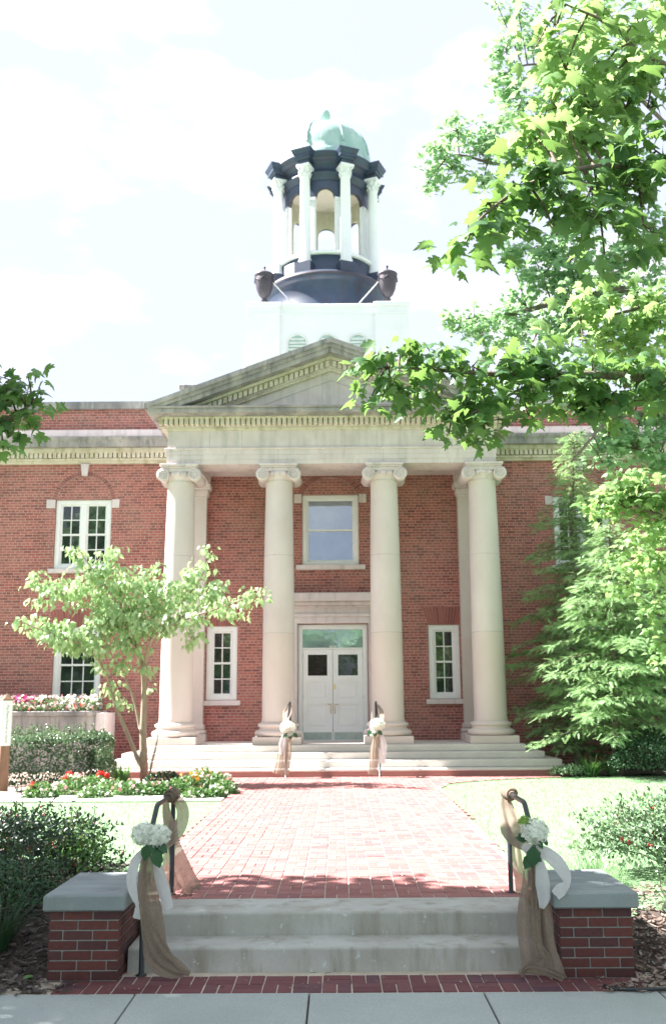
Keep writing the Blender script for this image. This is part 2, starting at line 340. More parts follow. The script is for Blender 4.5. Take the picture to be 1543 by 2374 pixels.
def lobed_template():
    pts = [(0, 0), (.3, .05), (.5, .3), (.26, .42), (.42, .62), (.16, .68), (0, 1), (-.16, .68), (-.42, .62), (-.26, .42), (-.5, .3), (-.3, .05)]
    V = [(0, .35, .06)]+[(x, y, -.15*abs(x)) for x, y in pts]; n = len(pts)
    return np.array(V), np.array([(0, 1+i, 1+(i+1) % n) for i in range(n)])
def frond_template():
    V = [(0, 0, 0), (0, 1, -.12)]; F = []; k = 9
    for i in range(k):
        y = .05+.85*i/k; w = .27*(1-.6*i/k)
        for sgn in (1, -1):
            b = len(V); V += [(0, y, -.12*y), (sgn*w, y+.16, -.1*w-.12*y), (0, y+.075, -.12*y)]; F.append((b, b+1, b+2) if sgn > 0 else (b, b+2, b+1))
    b = len(V); V += [(.03, 0, 0), (-.03, 0, 0), (0, 1.05, -.13)]; F.append((b, b+1, b+2))
    return np.array(V), np.array(F)
def blade_template():
    V = [(-.05, 0, 0), (.05, 0, 0), (.035, .5, .06), (-.035, .5, .06), (0, 1, .25)]
    return np.array(V), np.array([(0, 1, 2), (0, 2, 3), (3, 2, 4)])
def tiny_template():
    V = [(0, 0, 0), (.3, .45, .06), (0, 1, -.05), (-.3, .45, .06)]
    return np.array(V), np.array([(0, 1, 2), (0, 2, 3)])
def floret_template():
    V = [(0, 0, 0)]; F = []
    for i in range(4):
        a = i*PI/2; b = len(V)
        V += [(.5*math.cos(a-.6), .5*math.sin(a-.6), .04), (.72*math.cos(a), .72*math.sin(a), -.06), (.5*math.cos(a+.6), .5*math.sin(a+.6), .04)]
        F += [(0, b, b+1), (0, b+1, b+2)]
    return np.array(V), np.array(F)
TM, TO, TL, TF, TB, TT, TP = maple_template(), oval_template(), lobed_template(), frond_template(), blade_template(), tiny_template(), floret_template()
TD = oval_template(.3, .1, .45)
def norm(a): return a/np.maximum(np.linalg.norm(a, axis=-1, keepdims=True), 1e-9)
def scatter(name, mats, parts, parent=None):
    """parts: list of (template, P(n,3), D(n,3) along, U(n,3) approx normal, S(n,), matindex)"""
    VV = []; FF = []; MI = []; off = 0
    for tpl, P, D, U, Sz, mi in parts:
        V, F = tpl; n = len(P)
        if n == 0: continue
        D = norm(np.asarray(D, float)); X = norm(np.cross(D, np.asarray(U, float)+1e-4)); Z = np.cross(X, D)
        Sz = np.broadcast_to(np.asarray(Sz, float), (n,))
        w = (X[:, None, :]*V[None, :, 0:1]+D[:, None, :]*V[None, :, 1:2]+Z[:, None, :]*V[None, :, 2:3])*Sz[:, None, None]+np.asarray(P)[:, None, :]
        VV.append(w.reshape(-1, 3)); FF.append((F[None]+(np.arange(n)*len(V))[:, None, None]+off).reshape(-1, 3)); off += n*len(V)
        MI.append(np.full(n*len(F), mi))
    VV = np.concatenate(VV); FF = np.concatenate(FF); MI = np.concatenate(MI)
    if parent is not None: VV = VV-np.array(root_loc(parent))[None]
    me = bpy.data.meshes.new(name); me.vertices.add(len(VV)); me.vertices.foreach_set('co', VV.astype(np.float32).ravel())
    me.loops.add(FF.size); me.loops.foreach_set('vertex_index', FF.astype(np.int32).ravel())
    me.polygons.add(len(FF)); me.polygons.foreach_set('loop_start', np.arange(0, FF.size, 3, dtype=np.int32)); me.polygons.foreach_set('loop_total', np.full(len(FF), 3, np.int32))
    me.polygons.foreach_set('material_index', MI.astype(np.int32))
    if not isinstance(mats, (list, tuple)): mats = [mats]
    for mm in mats: me.materials.append(mm)
    me.update(calc_edges=True); me.validate()
    o = bpy.data.objects.new(name, me); COL.objects.link(o)
    if parent is not None: o.parent = parent
    return o
def rdir(n, z0=-1, z1=1):
    a = rng.uniform(0, 2*PI, n); z = rng.uniform(z0, z1, n); r = np.sqrt(np.maximum(0, 1-z*z)); return np.stack([r*np.cos(a), r*np.sin(a), z], 1)
def smoothpts(P, n=24):
    P = [np.array(p, float) for p in P]; Q = [2*P[0]-P[1]]+P+[2*P[-1]-P[-2]]; o = []
    seg = len(P)-1
    for k in range(n+1):
        t = k/n*seg; i = min(int(t), seg-1); u = t-i; a, b, c, d = Q[i:i+4]
        o.append(.5*((2*b)+(-a+c)*u+(2*a-5*b+4*c-d)*u*u+(-a+3*b-3*c+d)*u**3))
    return o

# ================================================================== GROUND
def sstep(a, b, x): t = np.clip((x-a)/(b-a), 0, 1); return t*t*(3-2*t)
def groundz(x, y):
    x = np.asarray(x, float); y = np.asarray(y, float)
    z = -.36+.335*sstep(7.3, 9.0, y); mid = (x > -1.9) & (x < 2.0)
    z = np.where(mid, -.36+.335*sstep(8.55, 8.75, y), z)
    return np.where(y < 7.2, -.36, z)
def sheet(name, xs, ys, mat, dz=0., amp=0., f=3., kind='structure', clip=None, label=None):
    X, Y = np.meshgrid(xs, ys, indexing='ij'); Z = groundz(X, Y)+dz
    if amp: Z = Z+amp*(np.sin(X*f*1.7+Y*.9)*np.sin(Y*f*1.3+X*.4)+rng.uniform(-.6, .6, X.shape))
    nx, ny = X.shape; V = np.stack([X, Y, Z], -1).reshape(-1, 3); F = []
    for i in range(nx-1):
        for j in range(ny-1):
            if clip and not clip((xs[i]+xs[i+1])/2, (ys[j]+ys[j+1])/2): continue
            F.append((i*ny+j, (i+1)*ny+j, (i+1)*ny+j+1, i*ny+j+1))
    b = MB(); b.add(V, F, 0, True); o = b.build(name, mat); o['kind'] = kind; return o
gx = np.concatenate([np.linspace(-400, -30, 12), np.linspace(-28, -9, 14), np.linspace(-8.5, 8.5, 120), np.linspace(9, 28, 14), np.linspace(30, 400, 12)])
gy = np.concatenate([np.linspace(7.0, 9.4, 34), np.linspace(9.6, 28, 60), np.linspace(29, 60, 8), np.linspace(70, 600, 14)])
sheet('lawn', gx, gy, MT['lawn'], 0, clip=lambda x, y: not (-8.8 < x < 8.8 and y < 8.25))
b = MB(); b.box(-400, 400, -300, 7.0, -.9, -.5); b.build('ground', MT['lawn'])['kind'] = 'structure'
b = MB(); b.box(-400, 400, -6.5, 3.4, -.6, -.48); b.build('street', MT['asphalt'])['kind'] = 'structure'
b = MB(); b.box(-60, 60, 3.4, 3.56, -.6, -.34, 0, .02); b.build('kerb', MT['walk'])['kind'] = 'structure'
b = MB(); b.box(-60, 60, 3.56, 5.3, -.6, -.36); b.build('verge', MT['lawn'])['kind'] = 'structure'
b = MB(); b.box(-60, 60, 5.3, 7.13, -.6, -.352, 1)
xj = -1.27-1.185*12
for k in range(26):
    x0 = xj+1.185*k; b.box(x0+.006, x0+1.185-.006, 5.32, 7.115+(-.012 if k % 3 else .0), -.42, -.33, 0, .006)
b.build('sidewalk', [MT['walk'], MT['mulch']])['kind'] = 'structure'

# basket-weave brick paving, every paver modelled
def pathedge_l(y): return float(np.interp(y, [8.6, 10.5, 12.2, 17, 18.6, 19, 21.3, 21.31, 23], [-1.5, -1.62, -1.77, -1.82, -1.86, -1.9, -1.95, -6.5, -6.5]))
def pathedge_r(y): return float(np.interp(y, [8.6, 10.5, 13.7, 17, 19.6, 20.7, 21.3, 21.9, 22.3, 23], [1.72, 1.9, 1.95, 2.01, 2.09, 2.36, 2.93, 3.86, 5.0, 5.4]))
def weave(name, x0, x1, y0, y1, ztop, inside, cell=.2065):
    b = MB(); i0 = int(math.floor(x0/cell))-1
    for i in range(i0, int(x1/cell)+2):
        for j in range(int((y1-y0)/cell)+1):
            X = i*cell; Y = y0+j*cell
            if Y+cell > y1+.02: continue
            jx = random.uniform(-.002, .002)
            for h in range(2):
                g1 = random.uniform(.003, .0055); g2 = random.uniform(.001, .0025)
                if (i+j) % 2: r = (X+g1, X+cell-g1, Y+h*cell/2+g2, Y+(h+1)*cell/2-g2)
                else: r = (X+h*cell/2+g1, X+(h+1)*cell/2-g1, Y+g2, Y+cell-g2)
                xc = (r[0]+r[1])/2; yc = (r[2]+r[3])/2
                if not inside(xc, yc): continue
                dz = random.uniform(-.0025, .0025)
                b.box(r[0]+jx, r[1]+jx, r[2], r[3], ztop-.03, ztop+dz, 0, .004)
    o = b.build(name, MT['pavebrick_shaded' if name[0] == 'e' else 'pavebrick']); o['kind'] = 'structure'; return o
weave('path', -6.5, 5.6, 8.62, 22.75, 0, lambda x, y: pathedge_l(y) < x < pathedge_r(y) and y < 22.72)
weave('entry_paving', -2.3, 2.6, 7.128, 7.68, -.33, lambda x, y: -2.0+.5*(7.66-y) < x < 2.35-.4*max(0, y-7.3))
b = MB(); V = []; F = []
ys = np.linspace(8.6, 22.76, 60)
for y in ys: V += [(pathedge_l(y)-.02, y, -.008), (pathedge_r(y)+.02, y, -.008)]
for i in range(59): F.append((2*i, 2*i+1, 2*i+3, 2*i+2))
b.add(V, F); b.box(-2.2, 2.5, 7.12, 7.7, -.4, -.337)
b.build('path_bedding', MT['sand'])['kind'] = 'structure'
# pale walk running left along the flower bed
b = MB(); 
for k in range(9): b.box(-1.87-1.5*(k+1), -1.87-1.5*k-.01, 17.25, 18.5, -.06, .012, 0, .008)
b.build('garden_walk', MT['stepst'])['kind'] = 'structure'
# planting beds
sheet('mulch_bed', np.linspace(-9, -1.92, 60), np.linspace(7.14, 11.3, 44), MT['mulch'], .02, .018, 9, clip=lambda x, y: y < 10.2+.9*math.sin(x*1.3) and (x < -2.02 or 7.5 < y < 8.8 or y < 7.2))
sheet('mulch_bed', np.linspace(2.22, 9, 60), np.linspace(7.1, 9.6, 30), MT['mulch'], .02, .018, 9, clip=lambda x, y: (x > 2.24 or y < 7.3) and y < 8.7+.35*math.sin(x*2.1))
sheet('flower_bed', np.linspace(-12, -1.97, 70), np.linspace(18.52, 21.28, 22), MT['mulchlite'], .03, .02, 5)
sheet('flower_bed', np.linspace(-16, -5.75, 40), np.linspace(21.3, 27.2, 30), MT['mulchlite'], .03, .02, 5)
sheet('flower_bed', np.linspace(5.0, 20, 60), np.linspace(22.6, 27.2, 26), MT['mulch'], .03, .02, 5)

# ================================================================== CONCRETE ENTRY STEPS AND PIERS
def nosed(b, x0, x1, prof, mi=0, n=1):       # prof in (y,z) extruded along x
    k = len(prof); V = [(x0, y, z) for y, z in prof]+[(x1, y, z) for y, z in prof]
    b.add(V, [list(range(k)), list(range(2*k-1, k-1, -1))]+[(i, i+k, (i+1) % k+k, (i+1) % k) for i in range(k)], mi)
b = MB()
def stepprof(yf, yb, zt, zb, r=.022):
    P = [(yb, zb), (yf, zb), (yf, zt-r)]
    for a in range(1, 5): q = a/5*PI/2; P.append((yf+r-r*math.cos(q), zt-r+r*math.sin(q)))
    return P+[(yf+r, zt), (yb, zt)]
nosed(b, -1.44, 1.64, stepprof(7.66, 8.2, -.165, -.36)); nosed(b, -1.4, 1.645, stepprof(8.06, 8.612, .001, -.36))
o = b.build('concrete_steps', MT['conc'], recalc=True); tag(o, 'two broad grey concrete steps between the brick piers up to the brick path', 'steps')
def pier(x0, x1, label):
    root = empty('brick_pier', ((x0+x1)/2, 7.9, -.33), label, 'pier', 'capped brick piers flanking the entry steps')
    b = MB(); c = .0678; y0, y1 = 7.43, 8.34; a0, a1 = x0+.042, x1-.042
    b.box(a0+.009, a1-.009, y0+.009, y1-.009, -.36, .145, 1)
    for r in range(-1, 7):
        z0 = -.33+r*c; L = .2135; off = 0 if r % 2 else L/2
        def course(u0, u1, fn, off):
            u = u0-off
            while u < u1-.01:
                s, e = max(u, u0), min(u+L-.0105, u1)
                if e-s > .02: fn(s, e)
                u += L
        course(a0, a1, lambda s, e: b.box(s, e, y0+random.uniform(-.001, .001), y0+.09, z0+.005, z0+c-.005, 0, .003), off)
        course(a0, a1, lambda s, e: b.box(s, e, y1-.09, y1, z0+.005, z0+c-.005, 0, .003), off)
        course(y0+.1, y1-.1, lambda s, e: (b.box(a0+random.uniform(-.001, .001), a0+.09, s, e, z0+.005, z0+c-.005, 0, .003), b.box(a1-.09, a1, s, e, z0+.005, z0+c-.005, 0, .003)), L/2-off)
    b.build('brick_body', [MT['pierbrick'], MT['mortar']], root)
    b = MB(); b.box(x0, x1, 7.39, 8.385, .144, .256, 0, .012); b.build('stone_cap', MT['cap'], root)
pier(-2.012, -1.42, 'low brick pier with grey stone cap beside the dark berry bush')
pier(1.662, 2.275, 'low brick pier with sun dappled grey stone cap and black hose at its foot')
b = MB(); hp = [atZ(x, y, -.315) for x, y in ((1400, 2284), (1412, 2290), (1440, 2293), (1480, 2294), (1543, 2293), (1700, 2296))]
b.tube(smoothpts(hp, 24), .012, 8); o = b.build('garden_hose', MT['pipe']); tag(o, 'black garden hose lying along the edge of the right mulch bed', 'hose')

# ================================================================== COURTHOUSE
YW = 27.3
bld = empty('courthouse', (0, YW, 0), 'red brick courthouse with pale stone columned portico, pediment and domed cupola', 'building')
def wallholes(b, xs0, xs1, z0, z1, holes, Y, depth=.24, mi=0):
    X = sorted({xs0, xs1, *[h[0] for h in holes], *[h[1] for h in holes]}); Z = sorted({z0, z1, *[h[2] for h in holes], *[h[3] for h in holes]})
    for i in range(len(X)-1):
        for j in range(len(Z)-1):
            xc = (X[i]+X[i+1])/2; zc = (Z[j]+Z[j+1])/2
            if any(h[0] < xc < h[1] and h[2] < zc < h[3] for h in holes): continue
            b.add([(X[i], Y, Z[j]), (X[i+1], Y, Z[j]), (X[i+1], Y, Z[j+1]), (X[i], Y, Z[j+1])], [(0, 1, 2, 3)], mi)
    for (a, c, d, e) in holes:
        b.add([(a, Y, d), (a, Y+depth, d), (a, Y+depth, e), (a, Y, e)], [(0, 1, 2, 3)], mi)
        b.add([(c, Y, d), (c, Y+depth, d), (c, Y+depth, e), (c, Y, e)], [(3, 2, 1, 0)], mi)
        b.add([(a, Y, d), (c, Y, d), (c, Y+depth, d), (a, Y+depth, d)], [(0, 1, 2, 3)], mi)
        b.add([(a, Y, e), (c, Y, e), (c, Y+depth, e), (a, Y+depth, e)], [(3, 2, 1, 0)], mi)
UPW = [(-7.94, -6.335, 5.44, 7.45), (6.335, 7.94, 5.44, 7.45)]
LOW = [(-7.81, -6.47, 1.7, 3.79), (6.47, 7.81, 1.7, 3.79)]
NAR = [(-3.535, -2.665, 1.74, 3.79), (2.665, 3.535, 1.74, 3.79)]
CEN = (-.86, .76, 5.5, 7.54); DOOR = (-.985, .965, .6, 3.82)
WX = 24
b = MB(); wallholes(b, -WX, WX, -.3, 8.62, UPW+LOW+NAR+[CEN, DOOR], YW)
b.box(-WX, WX, YW+.3, YW+16, -.3, 8.62)                                   # body behind the face
b.box(-WX, WX, YW+.16, YW+15.9, 8.62, 10.22)
b.build('wall', MT['brick'], bld)
b = MB(); b.box(-WX-.05, WX+.05, YW+.06, YW+16, 10.2, 10.42)
b.build('parapet_coping', MT['limedark'], bld)
b = MB(); b.box(-WX+.5, WX-.5, YW+.7, YW+15.2, 10.0, 10.26); b.build('roof', MT['roof'], bld)
# wing cornices (dentils are its pattern)
def cornice(x0, x1):
    b = MB(); e = .003
    b.box(x0, x1, YW-.06, YW+.3, 9.3, 9.52, 1)
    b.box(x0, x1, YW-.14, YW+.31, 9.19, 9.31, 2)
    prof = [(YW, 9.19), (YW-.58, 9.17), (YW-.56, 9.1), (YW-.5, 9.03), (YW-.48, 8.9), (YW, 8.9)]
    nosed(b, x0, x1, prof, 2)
    b.box(x0, x1, YW-.3, YW+.02, 8.8, 8.902, 0)
    x = x0+.02
    while x < x1-.1: b.box(x, x+.098, YW-.24, YW+.01, 8.64, 8.78, 0); x += .134
    b.box(x0, x1, YW-.25, YW+.02, 8.776, 8.803, 0); b.box(x0, x1, YW-.1, YW+.02, 8.6, 8.79, 3)
    b.box(x0, x1, YW-.17, YW+.02, 8.57, 8.63, 0); b.box(x0, x1, YW-.09, YW+.02, 8.5, 8.575, 0)
    x = x0+.7
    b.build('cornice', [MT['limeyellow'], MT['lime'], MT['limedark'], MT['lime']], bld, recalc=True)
cornice(-WX, -4.32); cornice(4.32, WX)
# arches over the windows
def arch(cx, zc, ri, ro, a0, a1, n=None, proud=.006):
    b = MB(); n = n or int((a1-a0)*(ri+ro)/2/.078)
    for k in range(n):
        t0 = a0+(a1-a0)*(k+.08)/n; t1 = a0+(a1-a0)*(k+.92)/n
        P = [(cx+ri*math.sin(t0), zc+ri*math.cos(t0)), (cx+ri*math.sin(t1), zc+ri*math.cos(t1)), (cx+ro*math.sin(t1), zc+ro*math.cos(t1)), (cx+ro*math.sin(t0), zc+ro*math.cos(t0))]
        b.prism(P, YW-proud, YW+.05)
    m = 24; A = [(cx+(ri-.012)*math.sin(a0+(a1-a0)*k/m), zc+(ri-.012)*math.cos(a0+(a1-a0)*k/m)) for k in range(m+1)]
    B = [(cx+(ro+.008)*math.sin(a0+(a1-a0)*k/m), zc+(ro+.008)*math.cos(a0+(a1-a0)*k/m)) for k in range(m+1)]
    for k in range(m): b.prism([A[k], A[k+1], B[k+1], B[k]], YW-.003, YW+.04, 1)
    b.build('brick_arch', [MT['archbrick'], MT['mortar']], bld, recalc=True)
for cx in (-7.137, 7.137):
    arch(cx, 7.36, .8, .915, -PI/2+.1, PI/2-.1)
arch(-.05, 7.2, .86, 1.02, -1.22, 1.22, n=30)
def flatarch(x0, x1, z0, z1):
    b = MB(); n = int((x1-x0+.2)/.078); sp = .16
    for k in range(n):
        u0, u1 = (k+.06)/n, (k+.94)/n; X = lambda u, e: x0-e+(x1-x0+2*e)*u
        b.prism([(X(u0, .0), z0), (X(u1, .0), z0), (X(u1, sp), z1), (X(u0, sp), z1)], YW-.006, YW+.05)
    b.prism([(x0, z0-.001), (x1, z0-.001), (x1+sp, z1), (x0-sp, z1)], YW-.003, YW+.04, 1)
    b.build('brick_arch', [MT['archbrick'], MT['mortar']], bld, recalc=True)
for h in LOW+NAR: flatarch(h[0], h[1], 3.8, 4.28)
for cx in (-7.137, 7.137):
    b = MB(); b.prism([(cx-.075, 8.14), (cx+.075, 8.14), (cx+.125, 8.52), (cx-.125, 8.52)], YW-.09, YW+.03)
    b.build('keystone', MT['lime'], bld, recalc=True)
for x0, x1, z0, z1 in ((-8.21, -7.955, 7.2, 7.45), (-6.32, -6.11, 7.2, 7.45), (6.11, 6.32, 7.2, 7.45), (7.955, 8.21, 7.2, 7.45), (-1.09, -.875, 7.3, 7.56), (.775, .98, 7.3, 7.56)):
    b = MB(); b.box(x0, x1, YW-.03, YW+.05, z0, z1, 0, .006); b.build('impost_block', MT['lime'], bld)
# windows
def window(h, sashes, cols, rows, case=.13, glass='glass', label=None):
    x0, x1, z0, z1 = h; b = MB(); ya, yb = YW+.05, YW+.16
    b.box(x0+.002, x0+case, ya, yb, z0+.002, z1-.002, 0, .008); b.box(x1-case, x1-.002, ya, yb, z0+.002, z1-.002, 0, .008)
    b.box(x0+case-.004, x1-case+.004, ya+.003, yb, z1-case, z1-.003, 0, .006); b.box(x0+case-.004, x1-case+.004, ya+.003, yb, z0+.003, z0+case*.9, 0, .006)
    b.box(x0+case*.62, x0+case+.03, ya+.035, yb+.03, z0+.02, z1-.02); b.box(x1-case-.03, x1-case*.62, ya+.035, yb+.03, z0+.02, z1-.02)
    w = MB.build; win = b.build('window', MT['white'], bld)
    if label: win['label'] = label
    inner = (x0+case+.01, x1-case-.01, z0+case*.9, z1-case)
    mull = .15; n = sashes; ws = (inner[1]-inner[0]-mull*(n-1))/n
    bm = MB(); gm = MB(); sm = MB(); zm = (inner[2]+inner[3])/2
    for k in range(n):
        a = inner[0]+k*(ws+mull); c = a+ws
        if k < n-1: bm.box(c-.002, c+mull+.002, ya+.02, yb+.02, inner[2], inner[3], 0, .01)
        for (q0, q1, yy) in ((inner[2], zm+.02, .03), (zm-.02, inner[3], .0)):
            st = .05; y_0 = ya+.05+yy; y_1 = y_0+.035
            bm.box(a, a+st, y_0, y_1, q0, q1); bm.box(c-st, c, y_0, y_1, q0, q1)
            bm.box(a+st-.002, c-st+.002, y_0+.002, y_1, q0, q0+st); bm.box(a+st-.002, c-st+.002, y_0+.002, y_1, q1-st*.9, q1)
            g = .028; r2 = rows//2
            for i in range(1, cols): xx = a+st+(ws-2*st)*i/cols; bm.box(xx-g/2, xx+g/2, y_0+.006, y_1-.004, q0+st, q1-st)
            for j in range(1, r2): zz = q0+st+(q1-q0-2*st)*j/r2; bm.box(a+st, c-st, y_0+.008, y_1-.006, zz-g/2, zz+g/2)
            for i in range(cols):
                for j in range(max(1, r2)):
                    xa = a+st+(ws-2*st)*i/cols; xb = a+st+(ws-2*st)*(i+1)/cols; za = q0+st+(q1-q0-2*st)*j/max(1, r2); zb = q0+st+(q1-q0-2*st)*(j+1)/max(1, r2)
                    t1, t2 = random.uniform(-.006, .006), random.uniform(-.006, .006); Y0 = y_0+.02
                    gm.add([(xa, Y0-t1, za), (xb, Y0+t1, za), (xb, Y0+t1+t2, zb), (xa, Y0-t1+t2, zb)], [(0, 1, 2, 3)])
        bm.build('sash', MT['white'], win); gm.build('pane', MT[glass], win); bm = MB(); gm = MB()
    return win
def sill(win, x0, x1, z0, z1):
    b = MB(); b.box(x0, x1, YW-.1, YW+.2, z0, z1, 0, .01); b.build('sill', MT['lime'], win)
for h in UPW: w = window(h, 2, 2, 4); sill(w, h[0]-.12, h[1]+.12, 5.31, 5.438)
for h in LOW: w = window(h, 1, 3, 4, .14); sill(w, h[0]-.1, h[1]+.1, 1.57, 1.698)
for h in NAR: w = window(h, 1, 2, 4, .15); sill(w, h[0]-.1, h[1]+.1, 1.6, 1.738)
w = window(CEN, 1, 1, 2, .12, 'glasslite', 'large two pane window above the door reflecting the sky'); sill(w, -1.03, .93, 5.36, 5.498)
# door surround
b = MB()
for s in (-1, 1):
    b.box(s*1.3, s*1.0, YW-.12, YW+.05, .6, 3.84); b.box(s*1.003, s*.985, YW-.1, YW+.1, .6, 3.84)
b.box(-1.3, 1.3, YW-.123, YW+.05, 3.838, 4.1); b.box(-1.36, 1.36, YW-.17, YW+.05, 4.02, 4.11, 0, .01)
b.box(-1.3, 1.3, YW-.1, YW+.05, 4.108, 4.27); b.box(-1.38, 1.38, YW-.2, YW+.05, 4.27, 4.33, 0, .015); b.box(-1.46, 1.46, YW-.3, YW+.05, 4.328, 4.43, 0, .02)
b.box(-1.52, 1.52, YW-.42, YW+.05, 4.428, 4.67, 0, .02)
b.build('door_surround', MT['lime'], bld)
# door frame, transom and two leaves
b = MB(); ya, yb = YW+.04, YW+.2
dx0, dx1 = -.985, .965; fx = .13
b.box(dx0+.002, dx0+fx, ya, yb, .62, 3.818, 0, .01); b.box(dx1-fx, dx1-.002, ya, yb, .62, 3.818, 0, .01); b.box(dx0+fx-.003, dx1-fx+.003, ya+.003, yb, 3.68, 3.817, 0, .01)
b.box(dx0+fx-.002, dx1-fx+.002, ya+.03, yb, 3.13, 3.17); b.box(dx0, dx1, YW-.08, yb, .6, .645)
fr = b.build('door_frame', MT['white'], bld)
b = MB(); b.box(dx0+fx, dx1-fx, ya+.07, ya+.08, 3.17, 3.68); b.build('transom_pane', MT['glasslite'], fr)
b = MB()
for k in range(5): x = -.09+.04*k; b.box(x-.012, x+.012, ya+.055, ya+.0685, 3.18, 3.235)
b.build('address_decal', MT['whitep'], fr)
def doorleaf(x0, x1, hs):
    b = MB(); y0, y1 = ya+.06, ya+.1; z0, z1 = .645, 3.128; st = .13
    gl = (x0+st+.02, x1-st-.02, 2.4, 2.98)
    rails = [(z0, .95+.02), (1.61, 1.73), (2.24, 2.4), (2.98, z1)]
    b.box(x0+.004, x0+st, y0, y1, z0, z1, 0, .003); b.box(x1-st, x1-.004, y0, y1, z0, z1, 0, .003)
    for a, c in rails: b.box(x0+st-.002, x1-st+.002, y0+.001, y1, a, c)
    for a, c in ((.97, 1.61), (1.73, 2.24)):
        b.box(x0+st, x1-st, y0+.028, y1-.002, a, c); b.box(x0+st+.07, x1-st-.07, y0+.012, y1-.004, a+.07, c-.07, 0, .01)
    for s0, s1 in ((x0+st-.002, gl[0]), (gl[1], x1-st+.002)): b.box(s0, s1, y0+.004, y1, 2.4, 2.98)
    d = b.build('door', MT['white'], bld)
    b = MB(); b.box(gl[0], gl[1], y0+.02, y0+.025, gl[2], gl[3]); b.build('door_pane', MT['stained'] if hs < 0 else MT['glass'], d)
    if hs < 0:
        b = MB(); cx = (gl[0]+gl[1])/2; cz = (gl[2]+gl[3])/2
        for r in (.09, .13, .2):
            b.tube([(cx+r*math.cos(t/20*2*PI), y0+.017, cz+r*math.sin(t/20*2*PI)) for t in range(21)], .004, 5)
        for t in range(8): a = t*PI/4; b.tube([(cx+.13*math.cos(a), y0+.017, cz+.13*math.sin(a)), (cx+.25*math.cos(a), y0+.017, cz+.25*math.sin(a))], .003, 5)
        b.build('window_tracery', MT['copperbrown'], d)
    b = MB(); b.box(x0+.03, x1-.03, y0-.004, y0+.002, .655, .86); b.build('kick_plate', MT['steel'], d)
    xh = x1-.055 if hs < 0 else x0+.055
    b = MB(); b.tube([(xh, y0, 1.62), (xh-hs*.0, y0-.06, 1.6), (xh, y0-.06, 1.4), (xh, y0, 1.36)], .011, 6)
    b.tube([(xh, y0-.005, 1.61), (xh+hs*.1, y0-.02, 1.62)], .01, 6); b.build('handle', MT['brass'], d)
    if hs > 0: b = MB(); b.box(xh-.02, xh+.02, y0-.012, y0+.001, 2.02, 2.16, 0, .005); b.build('lock', MT['brass'], d)
    for z in (.9, 1.75, 2.9):
        b = MB(); xx = x0 if hs < 0 else x1; b.box(xx-.012, xx+.012, y0-.006, y0+.01, z, z+.13); b.build('hinge', MT['steel'], d)
doorleaf(dx0+fx, -.015, -1); doorleaf(-.011, dx1-fx, 1)
# steps up to the portico
b = MB(); Lv = [(.64, 24.22, 4.68), (.48, 23.88, 5.06), (.32, 23.33, 5.34), (.16, 22.76, 5.6)]
for z, yf, xe in Lv:
    b.box(-xe, xe, yf, YW-.001+(.0 if z < .6 else 0)-.002*z, z-.158, z, 0, .014)
    if z < .2: b.v = b.v[:-24]; b.f = b.f[:-26]; b.m = b.m[:-26]; b.sm = b.sm[:-26]; b.box(-xe, xe, yf-.012, YW-.01, .112, .16, 0, .012); b.box(-xe+.01, xe-.01, yf, YW-.012, -.02, .111, 1)
b.build('stair', [MT['stepst'], MT['pavebrick']], bld)
# columns
A_, B_ = 3.975, 1.383; YC = 25.04
def volute(b, cx, cz, y0, y1, r):
    k = 24; V = []; 
    b.lathe([(0, y0), (r*.96, y0), (r, y0+.02), (r*.82, (y0+y1)/2), (r, y1-.02), (r*.96, y1), (0, y1)], 0, 0, k, 0, True)
    n = len(b.v)-7*k
    for i in range(n, len(b.v)):
        x, y, z = b.v[i]; b.v[i] = (cx+x, z, cz+y)
    for sg, yy in ((-1, y0), (1, y1)):        # raised spiral on the face
        pts = []; turns = 2.4
        for t in range(34):
            a = t/33*turns*2*PI; rr = r*.9*(1-t/33*.82); pts.append((cx+(1 if cx > b.cx else -1)*-rr*math.sin(a), yy+sg*.004, cz+rr*math.cos(a)))
        b.tube(pts, [max(.009, .026*(1-t/50)) for t in range(34)], 5)
        b.tube([(cx, yy, cz), (cx, yy+sg*.02, cz)], .03, 8)
